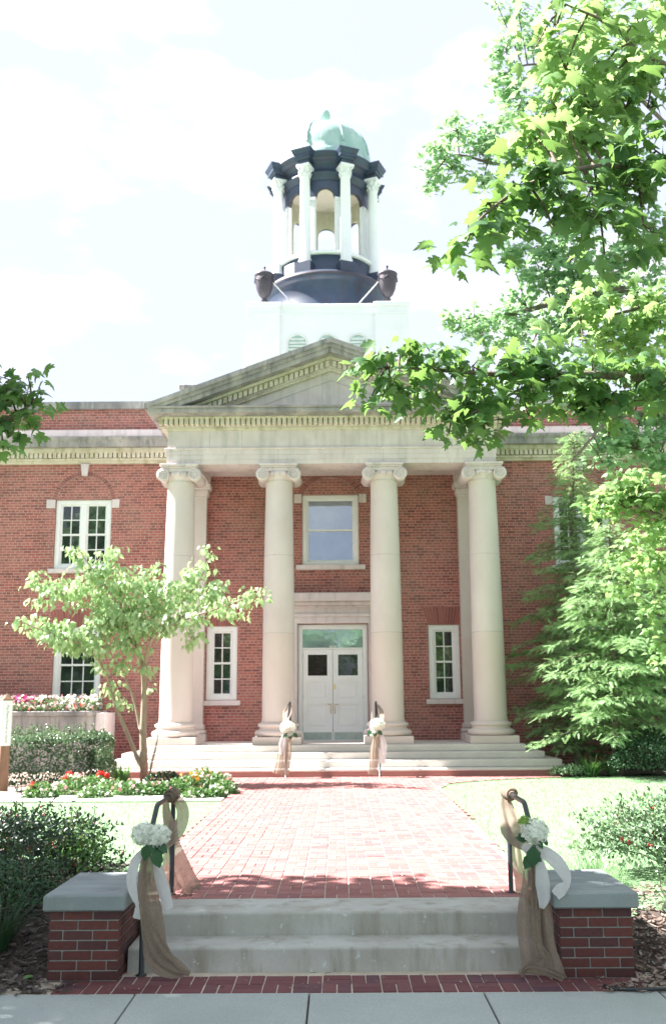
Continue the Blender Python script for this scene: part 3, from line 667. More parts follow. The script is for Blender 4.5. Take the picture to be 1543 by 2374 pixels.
def column(cx, cy, lab):
    b = MB(); n = 40
    prof = [(.42, 1.19), (.425, 1.22), (.412, 1.26), (.41, 2.6), (.4, 4.0), (.385, 5.4), (.362, 6.7), (.352, 7.3), (.362, 7.33), (.37, 7.36), (.352, 7.385)]
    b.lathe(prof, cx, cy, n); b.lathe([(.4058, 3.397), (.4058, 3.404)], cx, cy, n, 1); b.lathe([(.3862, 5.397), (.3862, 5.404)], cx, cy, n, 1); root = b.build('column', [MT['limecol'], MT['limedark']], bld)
    if lab: root['label'] = lab
    b = MB(); b.box(cx-.6, cx+.6, cy-.6, cy+.6, .641, .83, 0, .012)
    pr = [(.5, .83)]
    for k in range(9): a = -PI/2+PI*k/8; pr.append((.52+.075*math.cos(a), .91+.075*math.sin(a)))
    pr += [(.5, .99), (.47, 1.03), (.475, 1.06)]
    for k in range(7): a = -PI/2+PI*k/6; pr.append((.475+.045*math.cos(a), 1.11+.045*math.sin(a)))
    pr += [(.45, 1.16), (.43, 1.19)]
    b.lathe(pr, cx, cy, n); b.build('base', MT['limecol'], root)
    b = MB(); b.cx = cx
    b.lathe([(.352, 7.38), (.36, 7.4), (.43, 7.5), (.46, 7.56), (.44, 7.6), (.3, 7.61)], cx, cy, n)
    for k in range(18):
        a = 2*PI*k/18; x, y = cx+.45*math.sin(a), cy-.45*math.cos(a)
        b.lathe([(0, 7.475), (.035, 7.49), (.052, 7.54), (.035, 7.595), (0, 7.6)], x, y, 8)
    b.box(cx-.43, cx+.43, cy-.43, cy+.43, 7.6, 7.7, 0, .012)
    for s in (-1, 1): volute(b, cx+s*.415, 7.52, cy-.46, cy+.46, .175)
    b.box(cx-.47, cx+.47, cy-.47, cy+.47, 7.697, 7.745, 0, .015); b.box(cx-.5, cx+.5, cy-.5, cy+.5, 7.743, 7.806, 0, .01)
    b.build('capital', MT['lime'], root)
for x, lab in ((-A_, 'leftmost column, lit by the sun down its left edge'), (-B_, None), (B_, None), (A_, None)): column(x, YC, lab)
# pilasters on the wall behind the end columns
for s in (-1, 1):
    cx = s*A_; b = MB(); b.box(cx-.4, cx+.4, 27.07, YW+.02, 1.1, 7.42); p = b.build('pilaster', MT['limecol'], bld)
    b = MB(); b.box(cx-.5, cx+.5, 26.95, YW+.02, .641, .84, 0, .01); b.box(cx-.5, cx+.5, 26.97, YW+.02, .84, .95, 0, .04); b.box(cx-.45, cx+.45, 27.02, YW+.02, .95, 1.1, 0, .03); b.build('base', MT['limecol'], p)
    b = MB(); b.box(cx-.42, cx+.42, 27.04, YW+.02, 7.42, 7.48, 0, .01); b.box(cx-.45, cx+.45, 27.01, YW+.02, 7.479, 7.65, 0, .02); b.box(cx-.52, cx+.52, 26.94, YW+.02, 7.65, 7.82, 0, .02); b.build('capital', MT['lime'], p)
# entablature
def uring(b, x, y0, z0, z1, th, mi=0, bev=0):   # front beam and two returns, outer face x / y0
    b.box(-x, x, y0, y0+th, z0, z1, mi, bev)
    for s in (-1, 1): b.box(s*x, s*(x-th), y0+th-.002, YW+.002, z0+.001, z1-.001, mi, bev)
b = MB(); uring(b, 4.3, 24.66, 7.806, 7.93, .8); uring(b, 4.315, 24.645, 7.928, 8.06, .82); uring(b, 4.33, 24.63, 8.058, 8.19, .84); uring(b, 4.37, 24.59, 8.188, 8.24, .86, 0, .012)
for x in (-3.95, -1.4, 1.35, 3.98):
    for z0_, z1_, y_ in ((7.81, 7.928, 24.657), (7.932, 8.058, 24.642), (8.062, 8.186, 24.627)): b.box(x, x+.008, y_, y_+.02, z0_, z1_, 1)
b.build('architrave', [MT['lime'], MT['limedark']], bld)
b = MB(); uring(b, 4.3, 24.66, 8.238, 8.73, .8); [b.box(x, x+.007, 24.657, 24.67, 8.25, 8.72, 1) for x in (-3.2, -2.35, -1.1, .35, 1.2, 2.45, 3.3)]
b.build('frieze', [MT['lime'], MT['limedark']], bld)
b = MB(); b.box(-3.55, 3.55, 25.4, YW-.002, 8.1, 8.2); b.build('portico_ceiling', MT['lime'], bld)
b = MB()
b.box(-4.36, 4.36, 24.6, YW-.003, 8.72, 8.8, 0, .01); b.box(-4.36, 4.36, 24.575, YW-.004, 8.798, 8.99, 1)
x = -4.5
while x < 4.42: b.box(x, x+.1, 24.39, 24.585, 8.82, 8.985, 0); x += .1346
y = 24.52
while y < YW-.15:
    for s in (-1, 1): b.box(s*4.39, s*4.5, y, y+.1, 8.82, 8.985, 0)
    y += .1346
b.box(-4.54, 4.54, 24.38, YW-.005, 8.985, 9.035, 0, .01)
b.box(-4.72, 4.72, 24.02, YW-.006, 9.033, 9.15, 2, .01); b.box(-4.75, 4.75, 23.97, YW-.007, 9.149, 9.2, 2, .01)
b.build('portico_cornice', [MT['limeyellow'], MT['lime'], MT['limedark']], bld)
# pediment
SL = (11.03-9.27)/4.75
def rake(b, s, z_top, th, y0, y1, xe=4.8, mi=0):  # slab following the slope, z_top = height at centre
    b.prism([(0, z_top), (s*xe, z_top-SL*xe), (s*xe, z_top-SL*xe-th), (0, z_top-th)], y0, y1, mi)
b = MB()
for s in (-1, 1):
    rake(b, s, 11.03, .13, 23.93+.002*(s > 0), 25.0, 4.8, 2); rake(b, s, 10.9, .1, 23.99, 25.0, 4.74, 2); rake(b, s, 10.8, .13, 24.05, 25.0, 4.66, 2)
    rake(b, s, 10.67, .07, 24.36, 25.0, 4.3, 0); rake(b, s, 10.6, .2, 24.53, 25.0, 4.1, 1); rake(b, s, 10.41, .07, 24.58, 25.0, 3.9, 0)
    x = .05
    while x < 3.75:
        z = 10.585-SL*x; b.prism([(s*x, z), (s*(x+.1), z-SL*.1), (s*(x+.1), z-SL*.1-.155), (s*x, z-.155)], 24.42, 24.54, 0); x += .134
b.build('raking_cornice', [MT['limeyellow'], MT['lime'], MT['limedark']], bld, recalc=True)
b = MB(); b.prism([(-4.6, 9.19), (4.6, 9.19), (0, 10.6)], 24.7, 25.2)
zc = 10.12
for s in (-1, 1): rake(b, s, zc, .03, 24.675, 24.72, 2.3, 0)
b.box(-2.3, 2.3, 24.675, 24.72, 9.24, 9.27); b.build('tympanum', MT['lime'], bld, recalc=True)
b = MB(); b.prism([(-4.78, 9.2), (4.78, 9.2), (4.78, 9.25), (0, 11.01), (-4.78, 9.25)], 24.95, 30.5); b.build('portico_roof', MT['roof'], bld, recalc=True)
b = MB(); b.box(-4.5, -3.4, 27.7, 29.4, 10.4, 10.98, 0, .02); b.box(-4.56, -3.34, 27.64, 29.46, 10.9, 11.03, 0, .02); b.build('roof_block', MT['limedark'], bld)
# tower base
TX = -.12
b = MB(); x0, x1 = -2.73, 2.49
b.box(x0+.02, x1-.02, 29.62, 35.0, 9, 14.3)
for a, c in ((x0, -1.66), (1.42, x1)):
    for y0, y1 in ((29.5, 30.4), (34.2, 35.1)):
        b.box(a, c, y0, y1, 9, 14.28); b.box(a-.05, c+.05, y0-.05, y1+.05, 14.278, 14.42, 0, .02); b.box(a-.02, c+.02, y0-.02, y1+.02, 14.02, 14.06)
b.box(x0+.0, x1-.0, 29.57, 35.05, 14.29, 14.4, 0, .015); b.box(-1.66, 1.42, 29.6, 29.65, 14.03, 14.07)
tb = b.build('tower_base', MT['white'], bld)
for cx in (-1.09, -.12, .865):
    b = MB(); hw = .28; zs = 13.03
    pts = [(cx-hw, 12.3)]+[(cx-hw*math.cos(t/12*PI), zs+hw*math.sin(t/12*PI)) for t in range(13)]+[(cx+hw, 12.3)]
    b.prism(pts, 29.6, 29.63, 1)
    for k in range(9):
        z = 12.35+k*.115; w = hw if z < zs else math.sqrt(max(0, hw*hw-(z+.04-zs)**2))
        if w > .05: V = [(cx-w, 29.57, z), (cx+w, 29.57, z), (cx+w, 29.6, z+.075), (cx-w, 29.6, z+.075)]; b.add(V, [(0, 1, 2, 3)], 0); b.box(cx-w, cx+w, 29.565, 29.575, z-.012, z+.002)
    o_ = [(cx-hw*1.1*math.cos(t/16*PI), 29.58, zs+hw*1.1*math.sin(t/16*PI)) for t in range(17)]
    b.tube([(cx-hw*1.1, 29.58, 12.3)]+o_+[(cx+hw*1.1, 29.58, 12.3)], .025, 6)
    b.build('louver', [MT['louver'], MT['verdigris']], tb, recalc=False)
# scroll buttresses either side of the tower base
for s in (-1, 1):
    b = MB(); X0 = (x0 if s < 0 else x1)
    P = [(0, 12.1), (.62, 12.1), (.62, 12.25), (.45, 12.3), (.26, 12.5), (.17, 12.8), (.2, 13.0), (.24, 13.15), (.2, 13.35), (.1, 13.45), (0, 13.45)]
    b.prism([(X0+s*(p-.02), z) for p, z in P], 30.5, 30.95); b.build('scroll_buttress', MT['white'], tb, recalc=True)
# urns at the corners with stay rods
for ux in (-2.2, 1.87):
    b = MB(); pr = [(.24, 14.42), (.24, 14.5), (.1, 14.54), (.07, 14.66), (.13, 14.7), (.08, 14.76), (.1, 14.8), (.2, 14.9), (.28, 15.08), (.325, 15.3), (.345, 15.5), (.33, 15.56), (.37, 15.6), (.37, 15.65), (.3, 15.68), (.22, 15.74), (.08, 15.78), (.03, 15.8), (.025, 15.9), (.05, 15.93), (.0, 16.0)]
    pr = [(q*.9, 14.42+(z-14.42)*.96) for q, z in pr]; b.lathe(pr, ux, 30.0, 24)
    for k in range(6):
        a0 = k*PI/3; pts = [(ux+.33*math.sin(a0+t/6*PI/3), 30.0-.33*math.cos(a0+t/6*PI/3), 15.45-.12*math.sin(t/6*PI)) for t in range(7)]; b.tube(pts, .018, 5)
    b.build('urn', MT['copperbrown'], tb)
for s, ux in ((-1, -2.1), (1, 1.75)):
    b = MB(); b.tube([(ux, 30.0, 15.55), (ux-s*.9, 29.8, 14.42)], .018, 6); b.build('stay_rod', MT['white'], tb)
# cupola
cx, cy = -.18, 32.3
b = MB(); b.lathe([(2.2, 14.38), (2.12, 14.6), (2.06, 15.0), (2.05, 15.55), (2.1, 15.6), (2.18, 15.64), (2.2, 15.75), (2.14, 15.82), (2.1, 15.9), (1.3, 15.95)], cx, cy, 64)
for k in range(8):
    a = R(22.5+45*k-22.5); pts = []
b.lathe([(1.72, 15.93), (1.72, 16.62), (1.6, 16.64)], cx, cy, 64)
for k in range(8):
    a = R(22.5+45*k); c_, s_ = math.cos(a), math.sin(a)
    V = []
    for u, v, z in [(u, v, z) for u in (1.45, 2.06) for v in (-.3, .3) for z in (15.9, 16.28)]: V.append((cx+u*s_+v*c_, cy-u*c_+v*s_, z))
    b.add(V, [(0, 1, 3, 2), (4, 6, 7, 5), (0, 4, 5, 1), (2, 3, 7, 6), (0, 2, 6, 4), (1, 5, 7, 3)])
drum = b.build('cupola_drum', MT['copperdark'], bld, recalc=True)
b = MB(); b.lathe([(1.55, 16.64), (1.78, 16.645), (1.8, 16.7), (1.78, 16.76), (1.45, 16.765)], cx, cy, 64); b.build('sill_ring', MT['white'], drum)
b = MB(); b.lathe([(2.19, 15.7), (2.215, 15.76), (2.16, 15.83)], cx, cy, 64); b.build('ring_moulding', MT['copperbrown'], drum)
# arcade wall, inside cream, outside white below the springing and dark above
ro, ri, zs, ha = 1.55, 1.42, 18.86, .33/1.5
def arcade(zlo, zhi, outer, name, inside, zcut=None):
    b = MB(); 
    for k in range(8):
        a0 = R(45*k)
        m = 10; ang = [a0-ha+2*ha*i/m for i in range(m+1)]; ztop = [zs+.33*math.sqrt(max(0, 1-((t-a0)/ha)**2)) for t in ang]
        P = lambda r, a, z: (cx+r*math.sin(a), cy-r*math.cos(a), z)
        if zhi > zs:
            for i in range(m):
                b.add([P(ro, ang[i], ztop[i]), P(ro, ang[i+1], ztop[i+1]), P(ro, ang[i+1], zhi), P(ro, ang[i], zhi)], [(0, 1, 2, 3)], 0)
                b.add([P(ri, ang[i], ztop[i]), P(ri, ang[i+1], ztop[i+1]), P(ri, ang[i+1], zhi), P(ri, ang[i], zhi)], [(3, 2, 1, 0)], 1)
                b.add([P(ro, ang[i], ztop[i]), P(ro, ang[i+1], ztop[i+1]), P(ri, ang[i+1], ztop[i+1]), P(ri, ang[i], ztop[i])], [(3, 2, 1, 0)], 2)
        s0, s1 = a0+ha, a0+R(45)-ha
        for i in range(8):
            t0, t1 = s0+(s1-s0)*i/8, s0+(s1-s0)*(i+1)/8
            b.add([P(ro, t0, zlo), P(ro, t1, zlo), P(ro, t1, zhi), P(ro, t0, zhi)], [(0, 1, 2, 3)], 0)
            b.add([P(ri, t0, zlo), P(ri, t1, zlo), P(ri, t1, zhi), P(ri, t0, zhi)], [(3, 2, 1, 0)], 1)
        if zlo < zs:
            for t in (s0, s1): b.add([P(ro, t, zlo), P(ri, t, zlo), P(ri, t, min(zhi, zs)), P(ro, t, min(zhi, zs))], [(0, 1, 2, 3)], 2)
    return b
b = arcade(16.7, 18.86, None, '', None); ar = b.build('arcade_pier', [MT['white'], MT['ivory'], MT['white']], bld)
b = arcade(18.861, 19.9, None, '', None); b.lathe([(1.5, 19.85), (0, 19.9)], cx, cy, 32, 1); b.build('arcade_wall', [MT['copperdark'], MT['ivory'], MT['copperbrown']], bld)
for k in range(8):                              # impost mouldings of the piers
    a0 = R(45*k)+ha; a1 = R(45*k+45)-ha; b = MB(); b.lathe([(1.54, 16.8), (1.565, 16.81), (1.565, 18.8), (1.54, 18.81)], cx, cy, 4, 0, False, a0+.02, a1-.02)
    for r0, z0_, z1_ in ((1.6, 18.74, 18.86), (1.58, 18.62, 18.68), (1.6, 16.76, 16.9)):
        b.lathe([(1.54, z0_), (r0, z0_+.01), (r0, z1_-.01), (1.54, z1_)], cx, cy, 6, 0, False, a0-.01, a1+.01)
    b.build('impost_moulding', MT['white'], ar)
b = MB()
for k in range(96):
    a = 2*PI*k/96; 
    if abs(((math.degrees(a)+22.5) % 45)-22.5) < 14: z0_ = 19.22
    else: z0_ = 16.8
    b.tube([(cx+1.41*math.sin(a), cy-1.41*math.cos(a), z0_), (cx+1.41*math.sin(a), cy-1.41*math.cos(a), 19.85)], .016, 4, cap=False)
b.build('beaded_lining', MT['ivory'], bld)
for k in range(8):
    a = R(22.5+45*k); X, Y = cx+1.81*math.sin(a), cy-1.81*math.cos(a)
    b = MB(); b.lathe([(.24, 16.28), (.24, 16.34), (.21, 16.36), (.23, 16.42), (.19, 16.46), (.185, 18), (.165, 19.45), (.18, 19.47), (.16, 19.49)], X, Y, 20); c = b.build('cupola_column', MT['white'], bld)
    b = MB(); b.lathe([(.16, 19.48), (.17, 19.6), (.2, 19.8), (.22, 19.86)], X, Y, 16)
    for ring, (z, rr, hh) in enumerate(((19.5, .17, .13), (19.62, .19, .14))):
        for q in range(8):
            t = q*PI/4+ring*PI/8; x_, y_ = math.sin(t), -math.cos(t)
            b.tube([(X+rr*x_, Y+rr*y_, z), (X+(rr+.015)*x_, Y+(rr+.015)*y_, z+hh*.7), (X+(rr+.055)*x_, Y+(rr+.055)*y_, z+hh), (X+(rr+.05)*x_, Y+(rr+.05)*y_, z+hh*.8)], [.035, .035, .022, .01], 6)
    for q in range(4):
        t = a+PI/4+q*PI/2; x_, y_ = math.sin(t), -math.cos(t); b.tube([(X+.18*x_, Y+.18*y_, 19.68), (X+.24*x_, Y+.24*y_, 19.78), (X+.3*x_, Y+.3*y_, 19.83), (X+.29*x_, Y+.29*y_, 19.77)], [.03, .035, .035, .02], 6)
    V = [(X+u*math.cos(a)+v*math.sin(a), Y+u*math.sin(a)-v*math.cos(a), z) for u in (-.24, .24) for v in (-.24, .24) for z in (19.83, 19.915)]
    b.add(V, [(0, 1, 3, 2), (4, 6, 7, 5), (0, 4, 5, 1), (2, 3, 7, 6), (0, 2, 6, 4), (1, 5, 7, 3)]); b.build('capital', MT['white'], c, recalc=True)
b = MB(); b.lathe([(1.5, 19.5), (1.6, 19.5), (1.6, 19.58), (1.64, 19.6), (1.64, 19.68), (1.69, 19.7), (1.69, 19.76), (1.6, 19.8), (1.6, 20.05), (1.66, 20.1), (1.7, 20.15), (1.84, 20.16), (1.85, 20.25), (1.88, 20.28), (1.93, 20.37), (1.93, 20.41), (1.5, 20.46)], cx, cy, 64)
for k in range(8):
    a = R(22.5+45*k)
    def rb(r0, r1, hw0, hw1, z0_, z1_, r2=None, mi=0):
        r2 = r2 or r1; V = []
        for (u, z, w) in ((r0, z0_, hw0), (r1, z0_, hw0), (r2, z1_, hw1), (r0, z1_, hw1)):
            for sg in (-1, 1): V.append((cx+u*math.sin(a)+sg*w*math.cos(a), cy-u*math.cos(a)+sg*w*math.sin(a), z))
        b.add(V, [(0, 1, 3, 2), (2, 3, 5, 4), (4, 5, 7, 6), (6, 7, 1, 0), (0, 2, 4, 6), (1, 7, 5, 3)], mi)
    rb(1.4, 1.99, .2, .2, 19.915, 20.1); rb(1.4, 2.01, .23, .23, 19.93, 19.98); rb(1.4, 2.02, .25, .27, 20.09, 20.16, 2.06); rb(1.4, 2.12, .3, .3, 20.158, 20.26); rb(1.4, 2.13, .31, .37, 20.258, 20.4, 2.2); rb(1.4, 2.2, .37, .37, 20.398, 20.44)
b.build('cupola_cornice', MT['copperdark'], bld, recalc=True)
b = MB(); pr = [(1.72, 20.4), (1.72, 20.7), (1.66, 20.75), (1.65, 21.0)]+[(1.63*math.cos(t/12*PI/2)**.9, 21.0+1.42*math.sin(t/12*PI/2)) for t in range(1, 13)]
b.lathe(pr, cx, cy, 48); dm = b.build('dome', MT['verdigris'], bld)
for k in range(8):
    a = R(22.5+45*k); b = MB()
    b.tube([(cx+(r+.01)*math.sin(a), cy-(r+.01)*math.cos(a), z) for r, z in pr[3:]], [.045]*6+[.04, .04, .035, .03, .03, .025, .02][:len(pr)-9], 6); b.build('dome_rib', MT['verdigris'], dm)
b = MB(); b.lathe([(.3, 22.46), (.2, 22.55), (.08, 22.6), (.07, 22.7), (.14, 22.74), (.2, 22.86), (.21, 22.98), (.17, 23.12), (.08, 23.22), (0, 23.26)], cx-.02, cy, 20)
b.build('finial', MT['verdigris'], dm)
# portico flank windows beyond frame are left to the wall; rear corners of the building closed by the body box

# planter against the left wall
pl = empty('stone_planter', (-7.5, 25.4, 0), 'long grey stone planter of pink and white flowers under the left windows', 'planter')
b = MB(); b.box(-11.5, -5.98, 25.0, 26.1, 0, 1.37, 0, .01); b.box(-11.55, -5.99, 24.94, 26.16, 1.37, 1.49, 0, .015); b.build('trough', MT['limedark'], pl)
b = MB(); b.box(-5.985, -5.75, 24.97, 26.13, 0, 1.44, 0, .012); b.build('end_block', MT['lime'], pl)
b = MB(); b.box(-11.4, -6.05, 25.06, 26.05, 1.3, 1.5); b.build('soil', MT['mulch'], pl)

# ================================================================== VEGETATION
def scale_at(P): return float((np.array(P)-CO)@cf)/CAM['F']
def clumpy(C, Rd, n, size, per=9, spread=1.0):
    """leaf positions grouped on twig tips inside an ellipsoid"""
    k = max(1, int(n/per)); d = rdir(k); r = rng.uniform(.25, 1, k)**.6
    tips = np.array(C)+d*np.array(Rd)*r[:, None]
    idx = rng.integers(0, k, n); P = tips[idx]+np.clip(rng.normal(0, size*.75*spread, (n, 3)), -1.3*size, 1.3*size)*np.array([1, 1, .6])
    return P, tips, idx
def leafdirs(n, droop=.55, flat=.6):
    a = rng.uniform(0, 2*PI, n); D = np.stack([np.cos(a), np.sin(a), -droop+rng.normal(0, .35, n)], 1)
    U = np.stack([rng.normal(0, flat, n), rng.normal(0, flat, n)-.25, np.ones(n)], 1); return D, U
def foliage(root, blobs, tpl, mat, size, name='crown', droop=.55, flat=.6, twigmat='twig', twig=.006, per=9, dz=1., limb=None, alt=None):
    parts = []; tw = MB(); 
    for bl in blobs:
        px, py, rx, ry, Y, n = bl[:6]; C = atY(px, py, Y); s = scale_at(C)
        Rd = (rx*s, min(1.6, (rx+ry)*.6*s*dz), ry*s)
        P, tips, idx = clumpy(C, Rd, n, size, per); D, U = leafdirs(n, droop, flat)
        D[:, :2] += (P[:, :2]-C[:2])*.6/max(Rd[0], .1)
        Sz = size*rng.uniform(.5, 1.25, n); mi = bl[6] if len(bl) > 6 else 0
        parts.append((tpl, P, D, U, Sz, mi))
        A = C if limb is None else nearest(limb, C)
        if np.linalg.norm(A-C) > .05: tw.tube([A, (A+C)/2+np.array([0, 0, .04]), C], [twig*1.8, twig*1.4, twig], 5)
        for t in tips[:int(len(tips)*.8)]: tw.tube([C, (C+t)/2+rng.normal(0, size*.3, 3), t], [twig, twig*.7, twig*.35], 4)
    mats = [MT[mat]] if isinstance(mat, str) else [MT[x] for x in mat]
    scatter(name, mats, parts, root)
    if tw.v: tw.build('twigs', MT[twigmat], root)['kind'] = 'stuff'
def nearest(limb, C):
    L = np.array(limb); return L[np.argmin(np.linalg.norm(L-C, axis=1))]
def worldblob(root, blobs, tpl, mat, size, name='crown', droop=.5, per=12):
    parts = []
    for (c, rd, n) in blobs:
        P, t, i = clumpy(c, rd, n, size, per, 1.2); D, U = leafdirs(n, droop); parts.append((tpl, P, D, U, size*rng.uniform(.7, 1.2, n), 0))
    scatter(name, MT[mat], parts, root)
def limbs(root, specs, mat, name='trunk'):
    """specs: list of (points, r0, r1); points world or (px,py,Y)"""
    b = MB(); pts_all = []
    for P, r0, r1 in specs:
        Q = smoothpts(P, max(8, 5*len(P))); n = len(Q)
        b.tube(Q, [r0+(r1-r0)*i/(n-1) for i in range(n)], 9); pts_all += [np.array(q) for q in Q]
    b.build(name, MT[mat], root); return pts_all
A3 = lambda px, py, Y: tuple(atY(px, py, Y))

# --- near maple on the right: trunk beyond the frame, two leafy limbs reach into it
mp_ = empty('maple_tree', (5.6, 7.6, -.2), 'near maple on the right whose large leaved boughs hang across the pediment and sky', 'tree')
L1 = [(5.6, 7.6, 4.3), A3(1700, 960, 7.7), A3(1543, 885, 7.6), A3(1380, 870, 7.6), A3(1200, 870, 7.5), A3(1040, 860, 7.5), A3(900, 850, 7.5)]
L1b = [A3(1300, 872, 7.6), A3(1190, 910, 7.5), A3(1110, 950, 7.4), A3(1050, 975, 7.4)]
L2 = [(5.6, 7.6, 5.2), A3(1800, 420, 6.2), A3(1543, 392, 5.9), A3(1390, 385, 5.8), A3(1240, 420, 5.8), A3(1120, 500, 5.8), A3(1075, 570, 5.8)]
L3 = [(5.6, 7.6, 5.8), A3(1900, 160, 6.4), A3(1543, 150, 6), A3(1420, 60, 6), A3(1310, 10, 6)]
L4 = [(5.6, 7.6, 5.2), A3(1700, 620, 8.8), A3(1543, 690, 9.2), A3(1420, 730, 9.4), A3(1330, 740, 9.4)]
lp = limbs(mp_, [([(5.6, 7.6, -.5), (5.55, 7.6, 2), (5.6, 7.65, 4.3), (5.7, 7.6, 7), (5.5, 7.7, 10)], .24, .08), (L1, .06, .008), (L1b, .02, .006), (L2, .032, .005), (L3, .03, .006), (L4, .035, .006)], 'bark')
bl = [(888, 842, 42, 34, 7.5, 44), (905, 898, 44, 30, 7.5, 46), (862, 918, 22, 16, 7.5, 9), (846, 884, 12, 10, 7.5, 5), (930, 815, 40, 25, 7.5, 24), (1000, 850, 50, 42, 7.5, 55), (1010, 930, 22, 50, 7.4, 26), (1055, 975, 40, 30, 7.4, 30),
      (1040, 1005, 16, 12, 7.4, 7), (1110, 930, 55, 40, 7.4, 55), (1135, 975, 38, 26, 7.4, 28), (1125, 1005, 20, 14, 7.4, 8), (1095, 850, 60, 50, 7.5, 62), (1180, 840, 60, 52, 7.5, 66), (1200, 915, 50, 36, 7.5, 44), (1225, 965, 26, 18, 7.5, 9),
      (1270, 850, 60, 55, 7.6, 70), (1300, 910, 50, 45, 7.6, 55), (1370, 860, 65, 60, 7.6, 80), (1400, 930, 60, 42, 7.6, 60), (1470, 870, 60, 60, 7.6, 75), (1530, 880, 60, 70, 7.6, 70), (1470, 930, 45, 30, 7.6, 30), (1235, 790, 55, 22, 7.6, 26), (950, 790, 14, 8, 7.5, 3), (1390, 975, 25, 18, 7.6, 10)]
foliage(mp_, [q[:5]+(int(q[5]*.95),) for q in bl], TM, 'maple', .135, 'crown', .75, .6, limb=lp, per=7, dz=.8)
bl = [(1070, 585, 26, 24, 5.8, 11), (1090, 535, 38, 34, 5.8, 20), (1125, 470, 50, 40, 5.8, 30), (1190, 430, 55, 45, 5.8, 34), (1185, 510, 30, 40, 5.8, 14), (1250, 400, 55, 50, 5.8, 34), (1300, 460, 60, 50, 5.8, 34), (1290, 545, 22, 36, 5.8, 8), (1370, 430, 70, 60, 5.8, 40), (1390, 510, 60, 40, 5.8, 26),
      (1460, 430, 70, 70, 5.8, 44), (1490, 520, 60, 40, 5.8, 26), (1520, 350, 60, 60, 5.8, 34), (1440, 340, 60, 50, 5.8, 28), (1400, 590, 60, 26, 5.9, 10), (1500, 250, 60, 60, 5.9, 22)]
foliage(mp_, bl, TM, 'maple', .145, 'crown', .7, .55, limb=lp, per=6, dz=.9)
bl = [(1330, 330, 70, 50, 6, 36), (1240, 320, 40, 40, 6, 16), (1230, 270, 40, 30, 6, 14), (1290, 250, 60, 55, 6, 34), (1370, 250, 70, 60, 6, 40), (1240, 110, 45, 40, 6.1, 20), (1310, 160, 70, 60, 6.1, 42), (1400, 150, 80, 70, 6.1, 50), (1290, 60, 60, 50, 6.1, 32), (1380, 40, 80, 50, 6.1, 44), (1480, 60, 80, 70, 6, 50), (1500, 170, 70, 70, 6, 46), (1450, 250, 70, 60, 6, 36), (1350, 330, 50, 40, 6, 20),
      (1400, 690, 70, 35, 9.4, 60), (1480, 700, 70, 45, 9.3, 80), (1530, 740, 60, 70, 9.3, 80), (1340, 730, 60, 35, 9.4, 50), (1440, 770, 80, 45, 9.4, 80), (1350, 790, 60, 30, 9.4, 40), (1500, 815, 60, 40, 9.3, 60)]
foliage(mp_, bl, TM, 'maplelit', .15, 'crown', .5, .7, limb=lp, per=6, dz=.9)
worldblob(mp_, [((5.8, 7.5, 8.5), (1.9, 2, 2.2), 900), ((4.4, 6.5, 7.6), (.9, 1.3, 1.2), 400), ((6.3, 8.4, 5.6), (1.6, 1.6, 1.2), 500)], TL, 'maple', .2)

# --- taller maple farther back on the right
mf = empty('maple_tree', (9.2, 17.5, 0), 'tall bright green maple farther back, its crown rising behind the near maple boughs', 'tree')
lf = limbs(mf, [([(9.2, 17.5, -.3), (9.1, 17.4, 3), (8.8, 17.2, 6), (8.4, 17, 10), (8, 17, 15)], .32, .1), ([(9, 17.3, 4), A3(1600, 1000, 17), A3(1480, 960, 17), A3(1400, 930, 17)], .1, .02),
   ([(8.9, 17.2, 6), A3(1500, 700, 17), A3(1350, 690, 17), A3(1180, 730, 17), A3(1100, 740, 17)], .1, .02), ([(8.6, 17, 8), A3(1500, 520, 17), A3(1300, 400, 17), A3(1150, 380, 17), A3(1050, 360, 17), A3(1000, 410, 17)], .055, .01), ([(8.4, 17, 10), A3(1450, 200, 17), A3(1250, 150, 17), A3(1170, 170, 17)], .05, .01),
   ([A3(1400, 980, 16.5), A3(1340, 1050, 16.5), A3(1318, 1072, 16.5)], .03, .008), ([A3(1390, 990, 16.5), A3(1352, 1040, 16.5), A3(1328, 1060, 16.5)], .02, .006)], 'bark')
